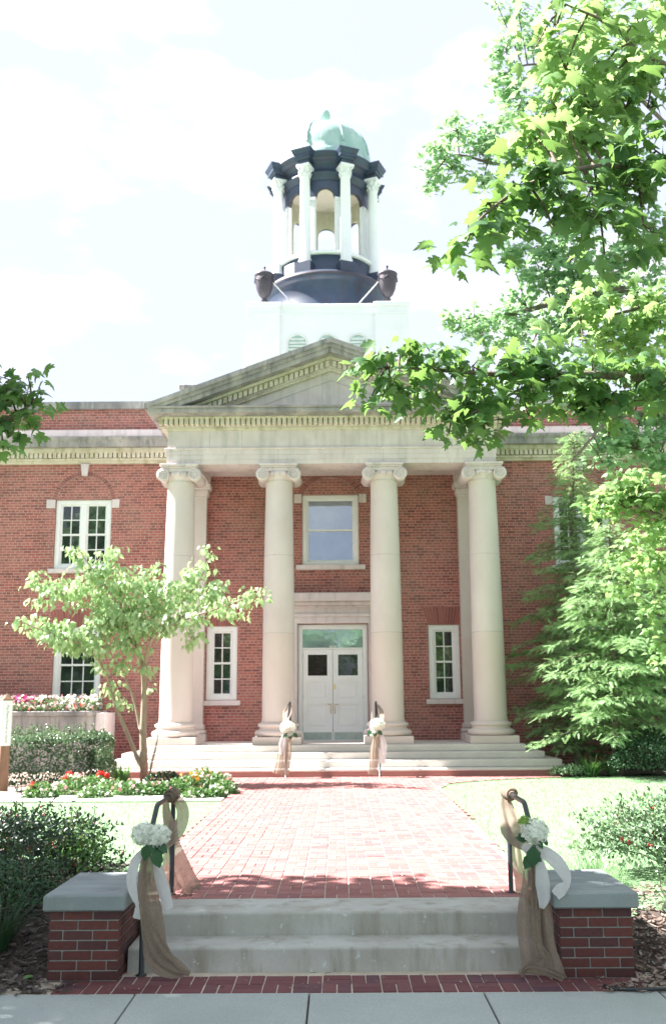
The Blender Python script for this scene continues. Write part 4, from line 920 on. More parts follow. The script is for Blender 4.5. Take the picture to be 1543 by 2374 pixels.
bl = [(1172, 120, 36, 40, 17, 150), (1165, 185, 42, 40, 17, 190), (1200, 30, 60, 26, 17, 110), (1150, 8, 26, 14, 17, 40), (1230, 110, 40, 50, 17, 110), (1060, 300, 46, 30, 17, 150), (1020, 350, 42, 30, 17, 150), (995, 400, 22, 40, 17, 90), (1045, 390, 34, 22, 17, 90), (985, 440, 8, 20, 17, 20), (1110, 350, 44, 44, 17, 170), (1150, 300, 50, 40, 17, 170), (1210, 240, 60, 60, 17, 260), (1120, 420, 50, 30, 17, 120), (1200, 340, 60, 50, 17, 220), (1300, 260, 70, 70, 17, 300), (1290, 380, 70, 60, 17, 280), (1400, 200, 90, 90, 17, 380), (1430, 380, 90, 80, 17, 380), (1330, 120, 70, 60, 17, 250), (1480, 80, 80, 80, 17, 280), (1370, 30, 60, 40, 17, 150),
      (1180, 590, 40, 22, 17, 90), (1230, 580, 60, 40, 17, 240), (1250, 640, 70, 40, 17, 320), (1320, 600, 70, 60, 17, 340), (1400, 640, 80, 60, 17, 380), (1480, 600, 80, 60, 17, 360), (1340, 530, 70, 40, 17, 240), (1470, 520, 80, 50, 17, 280), (1300, 690, 90, 36, 17, 300), (1200, 690, 40, 24, 17, 110), (1180, 740, 60, 34, 17, 220), (1100, 740, 55, 30, 17, 190), (1050, 745, 28, 18, 17, 60), (1120, 780, 60, 24, 17, 150), (1240, 770, 80, 40, 17, 280), (1400, 740, 90, 50, 17, 300), (1500, 700, 70, 60, 17, 280), (1320, 760, 70, 40, 17, 220),
      (1340, 860, 60, 40, 17, 170), (1420, 830, 90, 50, 17, 280), (1500, 850, 70, 60, 17, 280), (1300, 930, 30, 24, 17, 60), (1440, 960, 60, 46, 17, 280), (1410, 1010, 40, 36, 17, 170), (1470, 1040, 66, 50, 17, 360), (1520, 960, 50, 50, 17, 280), (1530, 1050, 40, 50, 17, 220), (1390, 1050, 26, 22, 17, 60), (1400, 1080, 30, 14, 17, 50), (1540, 900, 40, 50, 17, 160)]
foliage(mf, bl, TL, 'maplefar', .135, 'crown', .45, .8, limb=lf, per=12, twig=.008, dz=1.1)
bl = [(1440, 1120, 60, 24, 14, 110), (1400, 1150, 36, 26, 14, 70), (1480, 1140, 60, 34, 14, 120), (1530, 1150, 40, 40, 14, 90), (1450, 1180, 60, 26, 14, 90), (1510, 1200, 46, 24, 14, 70), (1380, 1180, 16, 12, 14, 16), (1495, 1235, 50, 20, 14.5, 60), (1535, 1240, 30, 26, 14.5, 50), (1530, 1310, 30, 60, 15, 110), (1500, 1280, 40, 26, 15, 70), (1470, 1300, 50, 30, 15.5, 70), (1520, 1400, 40, 60, 16, 120), (1450, 1350, 40, 30, 16, 60), (1535, 1500, 30, 50, 16, 80)]
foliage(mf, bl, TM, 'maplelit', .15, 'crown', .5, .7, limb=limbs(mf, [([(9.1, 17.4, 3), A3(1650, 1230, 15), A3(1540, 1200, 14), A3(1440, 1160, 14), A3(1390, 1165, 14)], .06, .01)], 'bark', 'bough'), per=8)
worldblob(mf, [((9.5, 17.5, 9.5), (3, 3, 4.5), 3200), ((10.5, 17, 5), (2.5, 2.5, 2), 1200)], TL, 'maplefar', .22)

# --- maple on the left, its crown overhead shades the sidewalk
ml = empty('maple_tree', (-7.2, 7.2, -.2), 'maple at the left edge with dark leaves hanging in front of the roof line', 'tree')
L5 = [(-7.2, 7.2, 3.6), A3(-500, 1080, 8.6), A3(-150, 1010, 8.6), A3(0, 975, 8.6), A3(45, 955, 8.6), A3(75, 935, 8.6)]
ll = limbs(ml, [([(-7.2, 7.2, -.5), (-7.15, 7.2, 2), (-7.2, 7.25, 4), (-7, 7.2, 7), (-6.5, 7, 11)], .27, .09), (L5, .05, .006), ([(-7.1, 7.2, 5), (-6, 7.5, 6.3), (-4.5, 8, 7.3), (-3.8, 8.4, 7.8)], .09, .02), ([(-7.1, 7.2, 5.5), (-6.5, 5.8, 7), (-5.5, 4.8, 8)], .09, .02)], 'bark')
bl = [(22, 880, 36, 18, 8.6, 20), (66, 874, 20, 12, 8.6, 7), (38, 912, 36, 20, 8.6, 26), (80, 905, 10, 8, 8.6, 3), (20, 930, 36, 28, 8.6, 22), (60, 945, 36, 20, 8.6, 17), (30, 975, 42, 24, 8.6, 26), (70, 990, 22, 16, 8.6, 8), (20, 1015, 26, 20, 8.6, 12), (8, 1045, 18, 22, 8.6, 8), (-60, 950, 60, 90, 8.6, 90), (-40, 880, 40, 40, 8.6, 30)]
foliage(ml, bl, TM, 'maple', .14, 'crown', .7, .6, limb=ll, per=6, dz=.8)
worldblob(ml, [((-5.95, 9.3, 7.4), (1.5, 1.4, 1.4), 1900), ((-5.0, 8.4, 7.9), (1.1, 1.3, 1.1), 1000), ((-5.6, 7.5, 8.3), (2.1, 2.0, 1.7), 2500), ((-7.6, 6.8, 8), (2.2, 2.4, 2), 1900), ((-8.0, 7.6, 6.8), (1.7, 1.8, 1.3), 1500), ((-5.6, 5.6, 7.8), (2.0, 2.2, 1.6), 2100), ((-5.2, 6.6, 8.9), (1.3, 1.6, 1.2), 900), ((-7.2, 7.2, 10.4), (2.6, 2.6, 1.6), 1500), ((-8.6, 9.3, 7.4), (1.6, 1.2, 1.2), 700), ((-5.9, 2.8, 8), (1.8, 1.8, 1.4), 900)], TL, 'maple', .24)

# --- small dogwood with pale leaves in front of the left window
dg = empty('dogwood_tree', tuple(atZ(335, 1812)), 'small spreading tree with pale green leaves in the flower bed left of the steps', 'tree')
YD = float(atZ(335, 1812)[1]); D3 = lambda px, py, dy=0: A3(px, py, YD+dy-max(0, (1600-py)/400)*1.3)
ld = limbs(dg, [([tuple(atZ(335, 1815, -.05)), D3(333, 1760), D3(332, 1700), D3(335, 1600), D3(330, 1540), D3(318, 1490), D3(310, 1440)], .1, .03), ([D3(333, 1560), D3(345, 1500, -.3), D3(365, 1470, -.5), D3(420, 1440, -.6), D3(520, 1405, -.7), D3(600, 1375, -.7)], .045, .012),
   ([D3(325, 1775), D3(300, 1710, -.1), D3(270, 1640, -.2), D3(245, 1560, -.3), D3(200, 1500, -.5), D3(120, 1470, -.8), D3(45, 1440, -.9)], .05, .014), ([D3(320, 1500), D3(260, 1440, .3), D3(180, 1390, .6), D3(80, 1330, .8)], .04, .012), ([D3(325, 1690, .05), D3(310, 1620, .1), D3(285, 1560, .2), D3(240, 1470, .5)], .035, .012),
   ([D3(312, 1460), D3(260, 1380, -.2), D3(215, 1320, -.3), D3(180, 1270, -.4)], .03, .01), ([D3(345, 1500), D3(400, 1420, .4), D3(460, 1350, .5), D3(490, 1280, .5)], .03, .01), ([D3(318, 1480), D3(345, 1400, .1), D3(365, 1330, .2)], .03, .01), ([tuple(atZ(345, 1812)), D3(352, 1770, -.1), D3(362, 1730, -.15), D3(367, 1700, -.15)], .03, .012)], 'barklite')
bl = [(40, 1440, 16, 12, 21, 26), (75, 1450, 32, 18, 21, 90), (120, 1465, 46, 26, 21, 150), (180, 1470, 55, 36, 21.2, 220), (70, 1335, 16, 24, 22, 46), (100, 1355, 32, 24, 22, 90), (145, 1375, 46, 30, 21.9, 170), (85, 1390, 22, 10, 22, 30), (205, 1380, 50, 36, 21.8, 200), (178, 1285, 13, 26, 21.5, 50), (205, 1320, 36, 30, 21.5, 140), (250, 1340, 46, 40, 21.6, 200), (255, 1280, 22, 26, 21.4, 50), (270, 1400, 56, 46, 21.7, 280), (240, 1440, 56, 34, 21.6, 220), (320, 1360, 50, 44, 21.6, 260), (300, 1440, 56, 44, 21.4, 280), (365, 1325, 12, 26, 21.8, 40), (370, 1380, 50, 44, 21.8, 260), (350, 1450, 50, 36, 21.3, 200), (430, 1370, 46, 46, 22, 220), (455, 1320, 30, 26, 22.1, 90), (490, 1280, 9, 16, 22.1, 24), (420, 1430, 46, 36, 21.2, 190), (480, 1390, 36, 30, 21.8, 130), (440, 1480, 26, 18, 21.2, 60), (500, 1360, 26, 22, 22, 70), (400, 1290, 10, 8, 22, 0), (520, 1408, 34, 22, 21, 100), (565, 1392, 20, 16, 20.9, 50), (597, 1376, 17, 15, 20.9, 44), (545, 1425, 16, 12, 21, 26),
      (230, 1500, 56, 26, 21.3, 150), (150, 1500, 40, 18, 21.2, 80), (290, 1500, 40, 24, 21.4, 110), (265, 1545, 34, 16, 21.4, 60), (240, 1545, 10, 10, 21.4, 14), (330, 1550, 16, 14, 21.3, 26), (343, 1592, 7, 7, 21.5, 8), (253, 1595, 20, 14, 21.4, 34), (270, 1625, 20, 12, 21.4, 30), (235, 1600, 10, 8, 21.4, 10)]
bl = [(a, c, d*1.0, e, f, int(n*1.08)) for a, c, d, e, f, n in bl if n]
bl = [(a+(12 if a < 135 else 2), c, d, e, f-max(0, (1600-c)/400)*1.3, n) for a, c, d, e, f, n in bl]
foliage(dg, bl, TD, 'dogwood', .14, 'crown', .9, .7, 'barklite', .006, 9, limb=ld)

# --- hemlocks in front of the right wing
def hemlock(base, H, Rr, label, seed, lean=0, n=150, h0=.04, bare=None):
    global rng; keep = rng; rng = np.random.default_rng(seed)
    root = empty('hemlock_tree', (base[0], base[1], 0), label, 'tree', 'evergreens before the right wing')
    b = MB(); tp = [(base[0]+lean*(h/H)**2, base[1], h) for h in np.linspace(-.1, H*.97, 9)]
    tp.append((base[0]+lean-.25, base[1]-.1, H*.99)); tp.append((base[0]+lean-.5, base[1]-.15, H*.97))
    b.tube(tp, list(np.linspace(.12, .02, 9))+[.012, .006], 8)
    P = []; D = []; U = []; Sz = []
    for k in range(n):
        u = h0+(1-h0)*(k/n)**.9; h = H*u; a = k*2.4+rng.normal(0, .3); Lb = Rr*(1-u)**.7*(.62+.38*min(1, u/.28))*rng.choice([.5, .75, 1., 1.12])*rng.uniform(.85, 1.15)+.1
        if u > .96: Lb = .25
        x0_ = base[0]+lean*(h/H)**2; dr = np.array([math.cos(a), math.sin(a), 0]); rise = rng.uniform(.0, .36)
        m = max(3, int(Lb/.1)); pts = []
        for i in range(m+1):
            s = i/m; pts.append(np.array([x0_, base[1], h])+dr*Lb*s+np.array([0, 0, Lb*(rise*s-.26*s*s)]))
        b.tube([tuple(p) for p in pts[::max(1, m//4)]], [.02*(1-.7*i/4) for i in range(len(pts[::max(1, m//4)]))], 4)
        side = np.array([-dr[1], dr[0], 0])
        for i in range(1, m+1):
            s = i/m; w = (.34*math.sin(min(1, s*1.1)*PI*.8+.3)+.08)*min(1, Lb)
            for sg in (-1, 1):
                for q in range(3):
                    P.append(pts[i]+side*sg*w*q*.5*rng.uniform(.4, 1.3)+rng.normal(0, .035, 3)); D.append(dr*.8+side*sg*.8+np.array([0, 0, -.12-.14*q])+rng.normal(0, .32, 3)); U.append(np.array([0, 0, 1])+rng.normal(0, .5, 3)); Sz.append(rng.uniform(.12, .27)*min(1, .55+Lb*.5))
        P.append(pts[-1]); D.append(dr+np.array([0, 0, -.4])); U.append(np.array([0, 0, 1.])); Sz.append(.3)
    for i in range(14):
        s = i/13; P.append(np.array(tp[-3])*(1-s)+np.array(tp[-1])*s); D.append(np.array([-1, rng.normal(0, .5), rng.normal(-.1, .4)])); U.append(rdir(1)[0]+np.array([0, 0, 1])); Sz.append(.2)
    b.build('trunk', MT['bark'], root); scatter('foliage', MT['hemlock'], [(TF, np.array(P), np.array(D), np.array(U), np.array(Sz), 0)], root); rng = keep
g = atY(1338, 1790, 25.4); t = atY(1322, 1000, 25.4)
hemlock((g[0], 25.4), t[2], 1.9, 'tall slim hemlock with a nodding tip in front of the right wing cornice', 3, t[0]-g[0]+.1, 190)
g = atY(1432, 1797, 22.9); t = atY(1412, 1215, 22.9)
hemlock((g[0], 22.9), t[2], 2.35, 'lower bushy hemlock, sunlit on its left boughs, beside the portico steps', 5, t[0]-g[0], 165, .15)
g = atY(1560, 1795, 25.3); t = atY(1540, 1290, 25.3)
hemlock((g[0], 25.3), t[2], 2.3, 'dark hemlock cut off by the right edge of the photo, behind the clipped round bush', 8, 0, 130, .04)

# --- bushes
def bush(name, label, cat, c, rad, n, tpl, mat, size, group=None, box=False, stems=0, sprout=0, berries=0, stemmat='twig', hollow=.5, berrymat='berry', up=.35, lean=(0, 0), shape=None):
    root = empty(name, (c[0], c[1], c[2]), label, cat, group); rx, ry, h = rad
    d = rdir(n, -.35, 1); r = rng.uniform(hollow**3, 1, n)**(1/3)
    lump = 1+.16*np.sin(d[:, 0]*5+c[0]*3)*np.sin(d[:, 1]*6+1)+.12*np.sin(d[:, 2]*9+d[:, 0]*4)+rng.normal(0, .05, n)
    if box:
        P = np.stack([rng.uniform(-1, 1, n), rng.uniform(-1, 1, n), rng.uniform(0.02, 1, n)], 1)
        f = rng.integers(0, 5, n); off = rng.uniform(.86, 1.03, n)
        P[f == 0, 2] = off[f == 0]; P[(f == 1) | (f == 4), 1] = -off[(f == 1) | (f == 4)]; P[f == 2, 0] = off[f == 2]; P[f == 3, 0] = -off[f == 3]
        P = np.sign(P)*np.abs(P)**1.0; k4 = (np.abs(P[:, 0])**7+np.abs(P[:, 1])**5+np.abs(P[:, 2])**6)**(1/6); P = P/np.maximum(1, k4)[:, None]
        P = P*(1+.035*np.sin(P[:, :1]*9)+.03*np.sin(P[:, 2:]*11+P[:, :1]*5)); P = P*np.array([rx, ry, h]); Dn = norm(P/np.array([rx, ry, h])**1.0)
    else:
        P = d*np.array([rx, ry, h*.62])*(r*lump)[:, None]; P[:, 2] += h*.4; Dn = d
        P[:, 2] = np.maximum(P[:, 2], .02)
    P[:, 0] += lean[0]*P[:, 2]; P[:, 1] += lean[1]*P[:, 2]
    P = P+np.array(c); D = Dn*.5+rdir(n)*.9+np.array([0, 0, up]); U = Dn+rdir(n)*.7+np.array([0, 0, .5])
    parts = [(tpl, P, D, U, size*rng.uniform(.65, 1.25, n), 0)]; b = MB()
    for k in range(stems):
        q = P[rng.integers(0, n)]; b.tube([(c[0]+random.uniform(-.08, .08)*rx, c[1]+random.uniform(-.1, .1)*ry, c[2]-.03), tuple((np.array(c)*.5+q*.5)+np.array([0, 0, h*.08])), tuple(q)], [.012, .008, .004], 5)
    for k in range(sprout):
        if box: q = np.array([c[0]+random.uniform(-1, 1)*rx*.97, c[1]+random.uniform(-.9, .9)*ry, c[2]+h*.98])
        else:
            e = rdir(1, .25, 1)[0]; q = np.array(c)+e*np.array([rx, ry, h*.62])*.95+np.array([0, 0, h*.4])
        top = q+np.array([random.uniform(-.08, .08), random.uniform(-.08, .08), random.uniform(.08, .24)])*(1 if box else 1.3); b.tube([tuple(q), tuple((q+top)/2), tuple(top)], .004, 4)
        m = 14; s = rng.uniform(0, 1.05, m)[:, None]; PP = q+(top-q)*s+rng.normal(0, .006, (m, 3)); parts.append((tpl, PP, rdir(m, -.1, .8), rdir(m, .2, 1), size*.85*rng.uniform(.7, 1.1, m), 0))
    scatter('foliage', MT[mat], parts, root)
    if b.v: b.build('stems', MT[stemmat], root)
    if berries:
        bb = MB(); idx = rng.integers(0, n, berries)
        for i in idx:
            q = P[i]+(P[i]-np.array([c[0], c[1], c[2]+h*.4]))*.04
            for e in range(5):
                w = q+rng.normal(0, .014, 3); r_ = .0095; bb.lathe([(0, w[2]-r_), (r_*.8, w[2]-r_*.5), (r_, w[2]), (r_*.8, w[2]+r_*.5), (0, w[2]+r_)], w[0], w[1], 6)
        bb.build('berries', MT[berrymat], root)['kind'] = 'stuff'
    return root
bush('privet_hedge', 'clipped box shaped hedge below the stone planter with pale sprouts on top', 'hedge', (-6.52, 21.35, 0), (1.72, .85, 1.02), 14000, TO, 'hedge', .062, box=True, sprout=110)
bush('berry_shrub', 'dark glossy shrub with red berries behind the left brick pier', 'shrub', (-3.35, 10.0, -.03), (1.2, .9, .6), 9000, TO, 'holly', .05, stems=26, sprout=20, berries=80, hollow=.3)
bush('juniper_shrub', 'low dark green shrub between the left brick pier and the frame edge', 'shrub', (-2.78, 8.65, -.1), (.62, .5, .42), 4200, TO, 'juniper', .036, stems=10, sprout=10, hollow=.2)
bush('berry_shrub', 'open sunlit shrub with reddish buds behind the right brick pier', 'shrub', (3.5, 9.9, -.03), (1.0, .6, .7), 5200, TO, 'shrub', .052, stems=34, sprout=26, berries=16, hollow=.25, lean=(-.22, 0))
bush('abelia_shrub', 'small shrub in the mulch at the right edge in front of the sunlit shrub', 'shrub', (3.05, 8.3, -.13), (.34, .3, .36), 900, TO, 'shrub', .04, stems=10, sprout=6, hollow=.1)
bush('boxwood', 'dark clipped round bush at the foot of the right wing', 'bush', (7.15, 22.35, 0), (.95, .8, 1.0), 6500, TO, 'box', .06, hollow=.7)
bush('coneflower_plant', 'yellowing low plant between the berry bush and the left railing', 'plant', (-2.42, 9.85, -.03), (.3, .28, .42), 620, TO, 'bed', .055, stems=14, sprout=10, hollow=.1)

def tuft(name, label, c, n, L, w, mat, spread=.12, cat='grass clump', arch_=.6, group=None):
    root = empty(name, tuple(c), label, cat, group); b = MB()
    for k in range(n):
        a = random.uniform(0, 2*PI); l = L*random.uniform(.55, 1.1); o = random.uniform(0, spread); d = (math.cos(a), math.sin(a)); e = random.uniform(.25, 1)*arch_
        x, y, z = c[0]+d[0]*o, c[1]+d[1]*o, c[2]; V = []; F = []; m = 6
        for i in range(m+1):
            s = i/m; r = l*e*s**1.3; h = l*(s-.55*e*s*s); ww = w*(1-s)**.6/2+.0004
            V += [(x+d[0]*r-d[1]*ww, y+d[1]*r+d[0]*ww, z+h), (x+d[0]*r+d[1]*ww, y+d[1]*r-d[0]*ww, z+h)]
            if i: F.append((2*i-2, 2*i-1, 2*i+1, 2*i))
        b.add(V, F)
    b.build('blades', MT[mat], root); return root
tuft('ornamental_grass', 'arching dark ornamental grass at the lower left edge of the photo', (-2.5, 7.95, -.24), 260, .62, .007, 'juniper', .1, arch_=1.0)
tuft('ornamental_grass', 'bright grass clump just behind the right brick pier', (2.5, 9.35, -.04), 240, .34, .008, 'grass', .25, arch_=.7)
tuft('ornamental_grass', 'bright fine grass clump touching the back corner of the right pier cap', (2.15, 9.1, -.04), 160, .3, .007, 'grass', .2, arch_=.7)
tuft('liriope_clump', 'arching striped clump at the right end of the portico steps', tuple(atZ(1368, 1798)), 150, .55, .03, 'bed', .2, arch_=.9)
tuft('daylily_clump', 'darker arching clump left of the round bush', tuple(atZ(1418, 1796)), 120, .45, .022, 'grass', .15, arch_=.95)
bush('silver_plant', 'low whitish plant at the foot of the portico steps on the right', 'plant', tuple(atZ(1320, 1799)), (.45, .25, .22), 700, TO, 'shrub', .06)
for px, py, lab in ((165, 2278, 'tiny seedling in the mulch nearest the left sidewalk edge'), (190, 2264, 'tiny two leaved seedling at the foot of the left pier')):
    c = atZ(px-100 if px == 165 else px, py, -.32); r_ = empty('seedling', tuple(c), lab, 'seedling'); n = 5
    scatter('leaves', MT['bed'], [(TO, c+rng.normal(0, .012, (n, 3))+np.array([0, 0, .03]), rdir(n, 0, .4), rdir(n, .6, 1), .06, 0)], r_)

# --- flower bed plants
def flowerplant(px, py, w, h, cols, label, leaf='bed', nf=26, cat='flowering plant', ls=.07, fs=.045):
    c = atZ(px, py); root = empty('bedding_plant', tuple(c), label, cat, 'plants in the left flower bed'); n = int(520*w/.3)
    d = rdir(n, -.1, 1); r = rng.uniform(.1, 1, n)**.4; P = c+d*np.array([w, w*.8, h])*r[:, None]; P[:, 2] = np.maximum(P[:, 2], .02)
    scatter('foliage', MT[leaf], [(TO, P, d+rdir(n)*.8, d+rdir(n)*.6+[0, 0, .6], ls*rng.uniform(.6, 1.2, n), 0)], root)
    parts = []
    for i, (m, k) in enumerate(cols):
        k = max(2, int(k*.6)); e = rdir(k, .25, 1); Q = c+e*np.array([w, w*.8, h])*rng.uniform(.97, 1.15, k)[:, None]
        for s in range(4): parts.append((TP, Q+rng.normal(0, .01, (k, 3)), rdir(k), rdir(k)+[0, -.3, .8], fs*rng.uniform(.7, 1.2, k), i))
    if parts: scatter('blossoms', [MT[m] for m, k in cols], parts, root)
def geranium(px, py, hx, label):
    c = atZ(px, py); root = empty('geranium', tuple(c), label, 'geranium', 'red geraniums in the left flower bed'); n = 160
    d = rdir(n, 0, 1); P = c+d*np.array([.14, .14, .2])*rng.uniform(.3, 1, n)[:, None]
    scatter('foliage', MT['bed'], [(TO, P, d+rdir(n), d+[0, 0, .6], .07, 0)], root); parts = []
    b = MB()
    for (qx, qy) in hx:
        C = atY(qx, qy, c[1]); k = 110; e = rdir(k); parts.append((TP, C+e*.07*rng.uniform(.6, 1, k)[:, None], rdir(k), e, .045, 0)); b.tube([tuple(c), tuple((c+C)/2+[0, 0, .04]), tuple(C)], .007, 5)
    scatter('flower_head', MT['red'], parts, root); b.build('stem', MT['juniper'], root)
geranium(165, 1832, [(155, 1804), (161, 1797)], 'red geranium with two stacked blooms at the left end of the bed')
geranium(186, 1832, [(181, 1802)], 'red geranium with one bloom, right of the double one')
geranium(240, 1826, [(233, 1796), (246, 1800)], 'red geranium with a pair of blooms at the right foot of the hedge')
geranium(78, 1850, [(77, 1822)], 'small orange red geranium nearest the wooden pole')
FB = [(95, 1850, .3, .26, [('whitep', 14)], 'pale bedding plant left of the red geraniums'), (168, 1842, .36, .34, [('pink', 10), ('whitep', 30)], 'large pale leaved plant under the two red geraniums'), (215, 1832, .3, .26, [('whitep', 8)], 'silvery mound between the red geraniums'), (218, 1850, .3, .18, [('whitep', 26)], 'white flowered edging plant at the left of the row'),
  (262, 1840, .32, .26, [('whitep', 16)], 'pale green edging plant below the paired geranium blooms'), (302, 1844, .32, .25, [('whitep', 18), ('pink', 6)], 'edging plant just left of the small tree trunk'), (340, 1844, .3, .22, [('whitep', 16)], 'edging plant in front of the small tree trunk'), (372, 1843, .3, .24, [('pink', 8), ('whitep', 8)], 'edging plant just right of the small tree trunk'), (405, 1842, .32, .26, [('whitep', 5)], 'green edging plant in front of the dark mound'),
  (440, 1838, .34, .34, [('orange', 16), ('whitep', 12)], 'mound of orange and white blooms at the middle of the right group'), (474, 1834, .36, .42, [('orange', 14), ('whitep', 22), ('pink', 8)], 'tallest mound of orange, pink and white blooms'), (505, 1836, .34, .34, [('whitep', 26), ('pink', 14)], 'pink and white mound at the right end of the bed'), (522, 1840, .24, .22, [('whitep', 14)], 'smallest white flowered plant touching the brick path'),
  (455, 1850, .24, .15, [('whitep', 10)], 'low edging plant in front of the orange blooms'), (495, 1849, .24, .16, [('whitep', 12)], 'low white edging plant in front of the tallest mound')]
for a in FB: flowerplant(*a)
flowerplant(378, 1818, .42, .26, [], 'dark green fine leaved mound right of the small tree trunk', 'juniper')
tuft('hosta', 'upright pale green hosta between the hedge and the small tree', tuple(atZ(283, 1820)), 60, .45, .09, 'bed', .1, 'hosta', .7)
# flowers in the planter: an uncountable mass
n = 2600; P = np.stack([rng.uniform(-11.3, -6.02, n), rng.uniform(25.05, 26.05, n), 1.5+.3*rng.uniform(0, 1, n)**1.4], 1); parts = [(TO, P, rdir(n, -.3, 1), rdir(n, 0, 1), .08, 0)]
for i, (m, k) in enumerate((('whitep', 700), ('pink', 260), ('magenta', 60), ('red', 60))):
    Q = np.stack([rng.uniform(-11.3, -6.02, k), rng.uniform(24.95, 26.0, k), 1.53+.36*rng.uniform(0, 1, k)], 1)
    if m == 'magenta': Q[:, 0] = rng.normal(-7.95, .12, k); Q[:, 2] = 1.78+rng.normal(0, .05, k)
    parts.append((TP, Q, rdir(k), rdir(k)+[0, -.5, .5], .075, i+1))
o = scatter('planter_flowers', [MT['bed'], MT['whitep'], MT['pink'], MT['magenta'], MT['red']], parts); tag(o, 'mass of pink, white and magenta flowers growing in the stone planter', 'flowers', kind='stuff')

# --- lawn blades, mulch chips
def lawnpts(n, x0, x1, y0, y1, ok):
    P = np.stack([rng.uniform(x0, x1, n), rng.uniform(0, 1, n)**1.3*(y1-y0)+y0], 1); k = np.array([ok(x, y) for x, y in P]); P = P[k]
    return np.stack([P[:, 0], P[:, 1], groundz(P[:, 0], P[:, 1])], 1)
okR = lambda x, y: x > pathedge_r(y)-.02 and y > 8.75 and not (y > 22.6) and not (x > 2.3 and y < 8.8)
okL = lambda x, y: x < pathedge_l(y)+.02 and 8.8 < y < 17.27 and not (x < -2.15 and y < 10.2+.9*math.sin(x*1.3))
G = np.concatenate([lawnpts(42000, 1.5, 9, 8.75, 22.8, okR), lawnpts(20000, -7, -1.4, 8.8, 17.3, okL)])
n = len(G); o = scatter('grass', MT['grass'], [(TB, G, rdir(n, .5, 1), rdir(n), rng.uniform(.03, .065, n), 0)]); tag(o, 'short bright mown grass either side of the brick path', 'grass', kind='stuff')
def chips(name, n, x0, x1, y0, y1, ok, mat, lab, s=.03, cat='mulch'):
    P = np.stack([rng.uniform(x0, x1, n), rng.uniform(y0, y1, n)], 1); P = P[np.array([ok(x, y) for x, y in P])]; m = len(P)
    Q = np.stack([P[:, 0], P[:, 1], groundz(P[:, 0], P[:, 1])+.042+rng.normal(0, .006, m)], 1); T = (np.array([(-.16, 0, 0), (.16, 0, .02), (.12, 1, .05), (-.13, .9, .0)]), np.array([(0, 1, 2), (0, 2, 3)]))
    D = rdir(m, -.25, .4); o = scatter(name, MT[mat], [(T, Q, D, rdir(m, .4, 1), s*rng.uniform(.5, 1.6, m), 0)]); tag(o, lab, cat, kind='stuff')
inpier = lambda x, y: (-1.99 < x < -1.4 or 1.7 < x < 2.25) and y > 7.4
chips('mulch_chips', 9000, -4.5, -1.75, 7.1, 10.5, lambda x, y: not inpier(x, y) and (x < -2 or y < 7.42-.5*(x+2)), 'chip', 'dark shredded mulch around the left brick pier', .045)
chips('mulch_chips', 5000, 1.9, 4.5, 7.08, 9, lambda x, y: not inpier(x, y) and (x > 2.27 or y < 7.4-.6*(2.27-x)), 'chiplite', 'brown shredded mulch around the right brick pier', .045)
chips('leaf_litter', 90, -1.7, 2.1, 7.14, 7.5, lambda x, y: True, 'chiplite', 'dry bits of leaf litter on the brick strip before the steps', .02, 'litter')

# --- unseen trees across the street and beside the camera, mirrored in the panes
st = empty('unseen_tree', (-30, -32, -.4), 'round leafy tree out of view, mirrored in the window panes', 'tree', 'unseen trees mirrored in the panes')
limbs(st, [([(-30, -32, -.6), (-30, -32, 3), (-29.8, -32, 7)], .3, .15)], 'bark'); worldblob(st, [((-30, -32, 6.5), (4.6, 4, 4.4), 1800)], TL, 'maplefar', .7)
kids = list(st.children)
for i, (x, y) in enumerate(((-21, -34), (-12, -31), (-3.5, -35), (5, -33), (14, -34), (22, -31), (31, -34), (-14, 1.2), (14.5, 1))):  # last two are unseen, added beside the camera to darken upper pane reflections
    r_ = st.copy(); COL.objects.link(r_); r_.location = (x, y, -.4); r_.rotation_euler = (0, 0, i*1.3); r_.scale = (1, 1, .8+.07*((i*3) % 5) if i < 7 else 1.25)
    for k in kids: c = k.copy(); COL.objects.link(c); c.parent = r_

# ================================================================== WOODEN POLE WITH WRITING
pr = empty('message_pole', (-6.36, 19.35, 0), 'square wooden pole with white lettered panels at the left edge', 'pole')
ang = R(32); ca, sa = math.cos(ang), math.sin(ang)
def rotp(b, dx=.0):
    for i, (x, y, z) in enumerate(b.v): b.v[i] = (-6.36+x*ca-y*sa+.0*z, 19.35+x*sa+y*ca, z)
b = MB(); b.box(-.09, .09, -.09, .09, -.05, 1.72, 0, .006); rotp(b); b.build('post', MT['wood'], pr)
b = MB(); b.box(-.1, .1, -.1, .1, 1.72, 1.745); b.add([(-.09, -.09, 1.745), (.09, -.09, 1.745), (.09, .09, 1.745), (-.09, .09, 1.745), (0, 0, 1.86)], [(0, 1, 4), (1, 2, 4), (2, 3, 4), (3, 0, 4)]); rotp(b); b.build('cap', MT['wood'], pr)
def textmesh(txt, size):
    cu_ = bpy.data.curves.new('writing', 'FONT'); cu_.body = txt; cu_.size = size; cu_.align_x = 'CENTER'; cu_.align_y = 'CENTER'; cu_.extrude = .0008
    o = bpy.data.objects.new('writing', cu_); COL.objects.link(o); bpy.context.view_layer.update()
    me = bpy.data.meshes.new_from_object(o.evaluated_get(bpy.context.evaluated_depsgraph_get())); bpy.data.objects.remove(o); return me
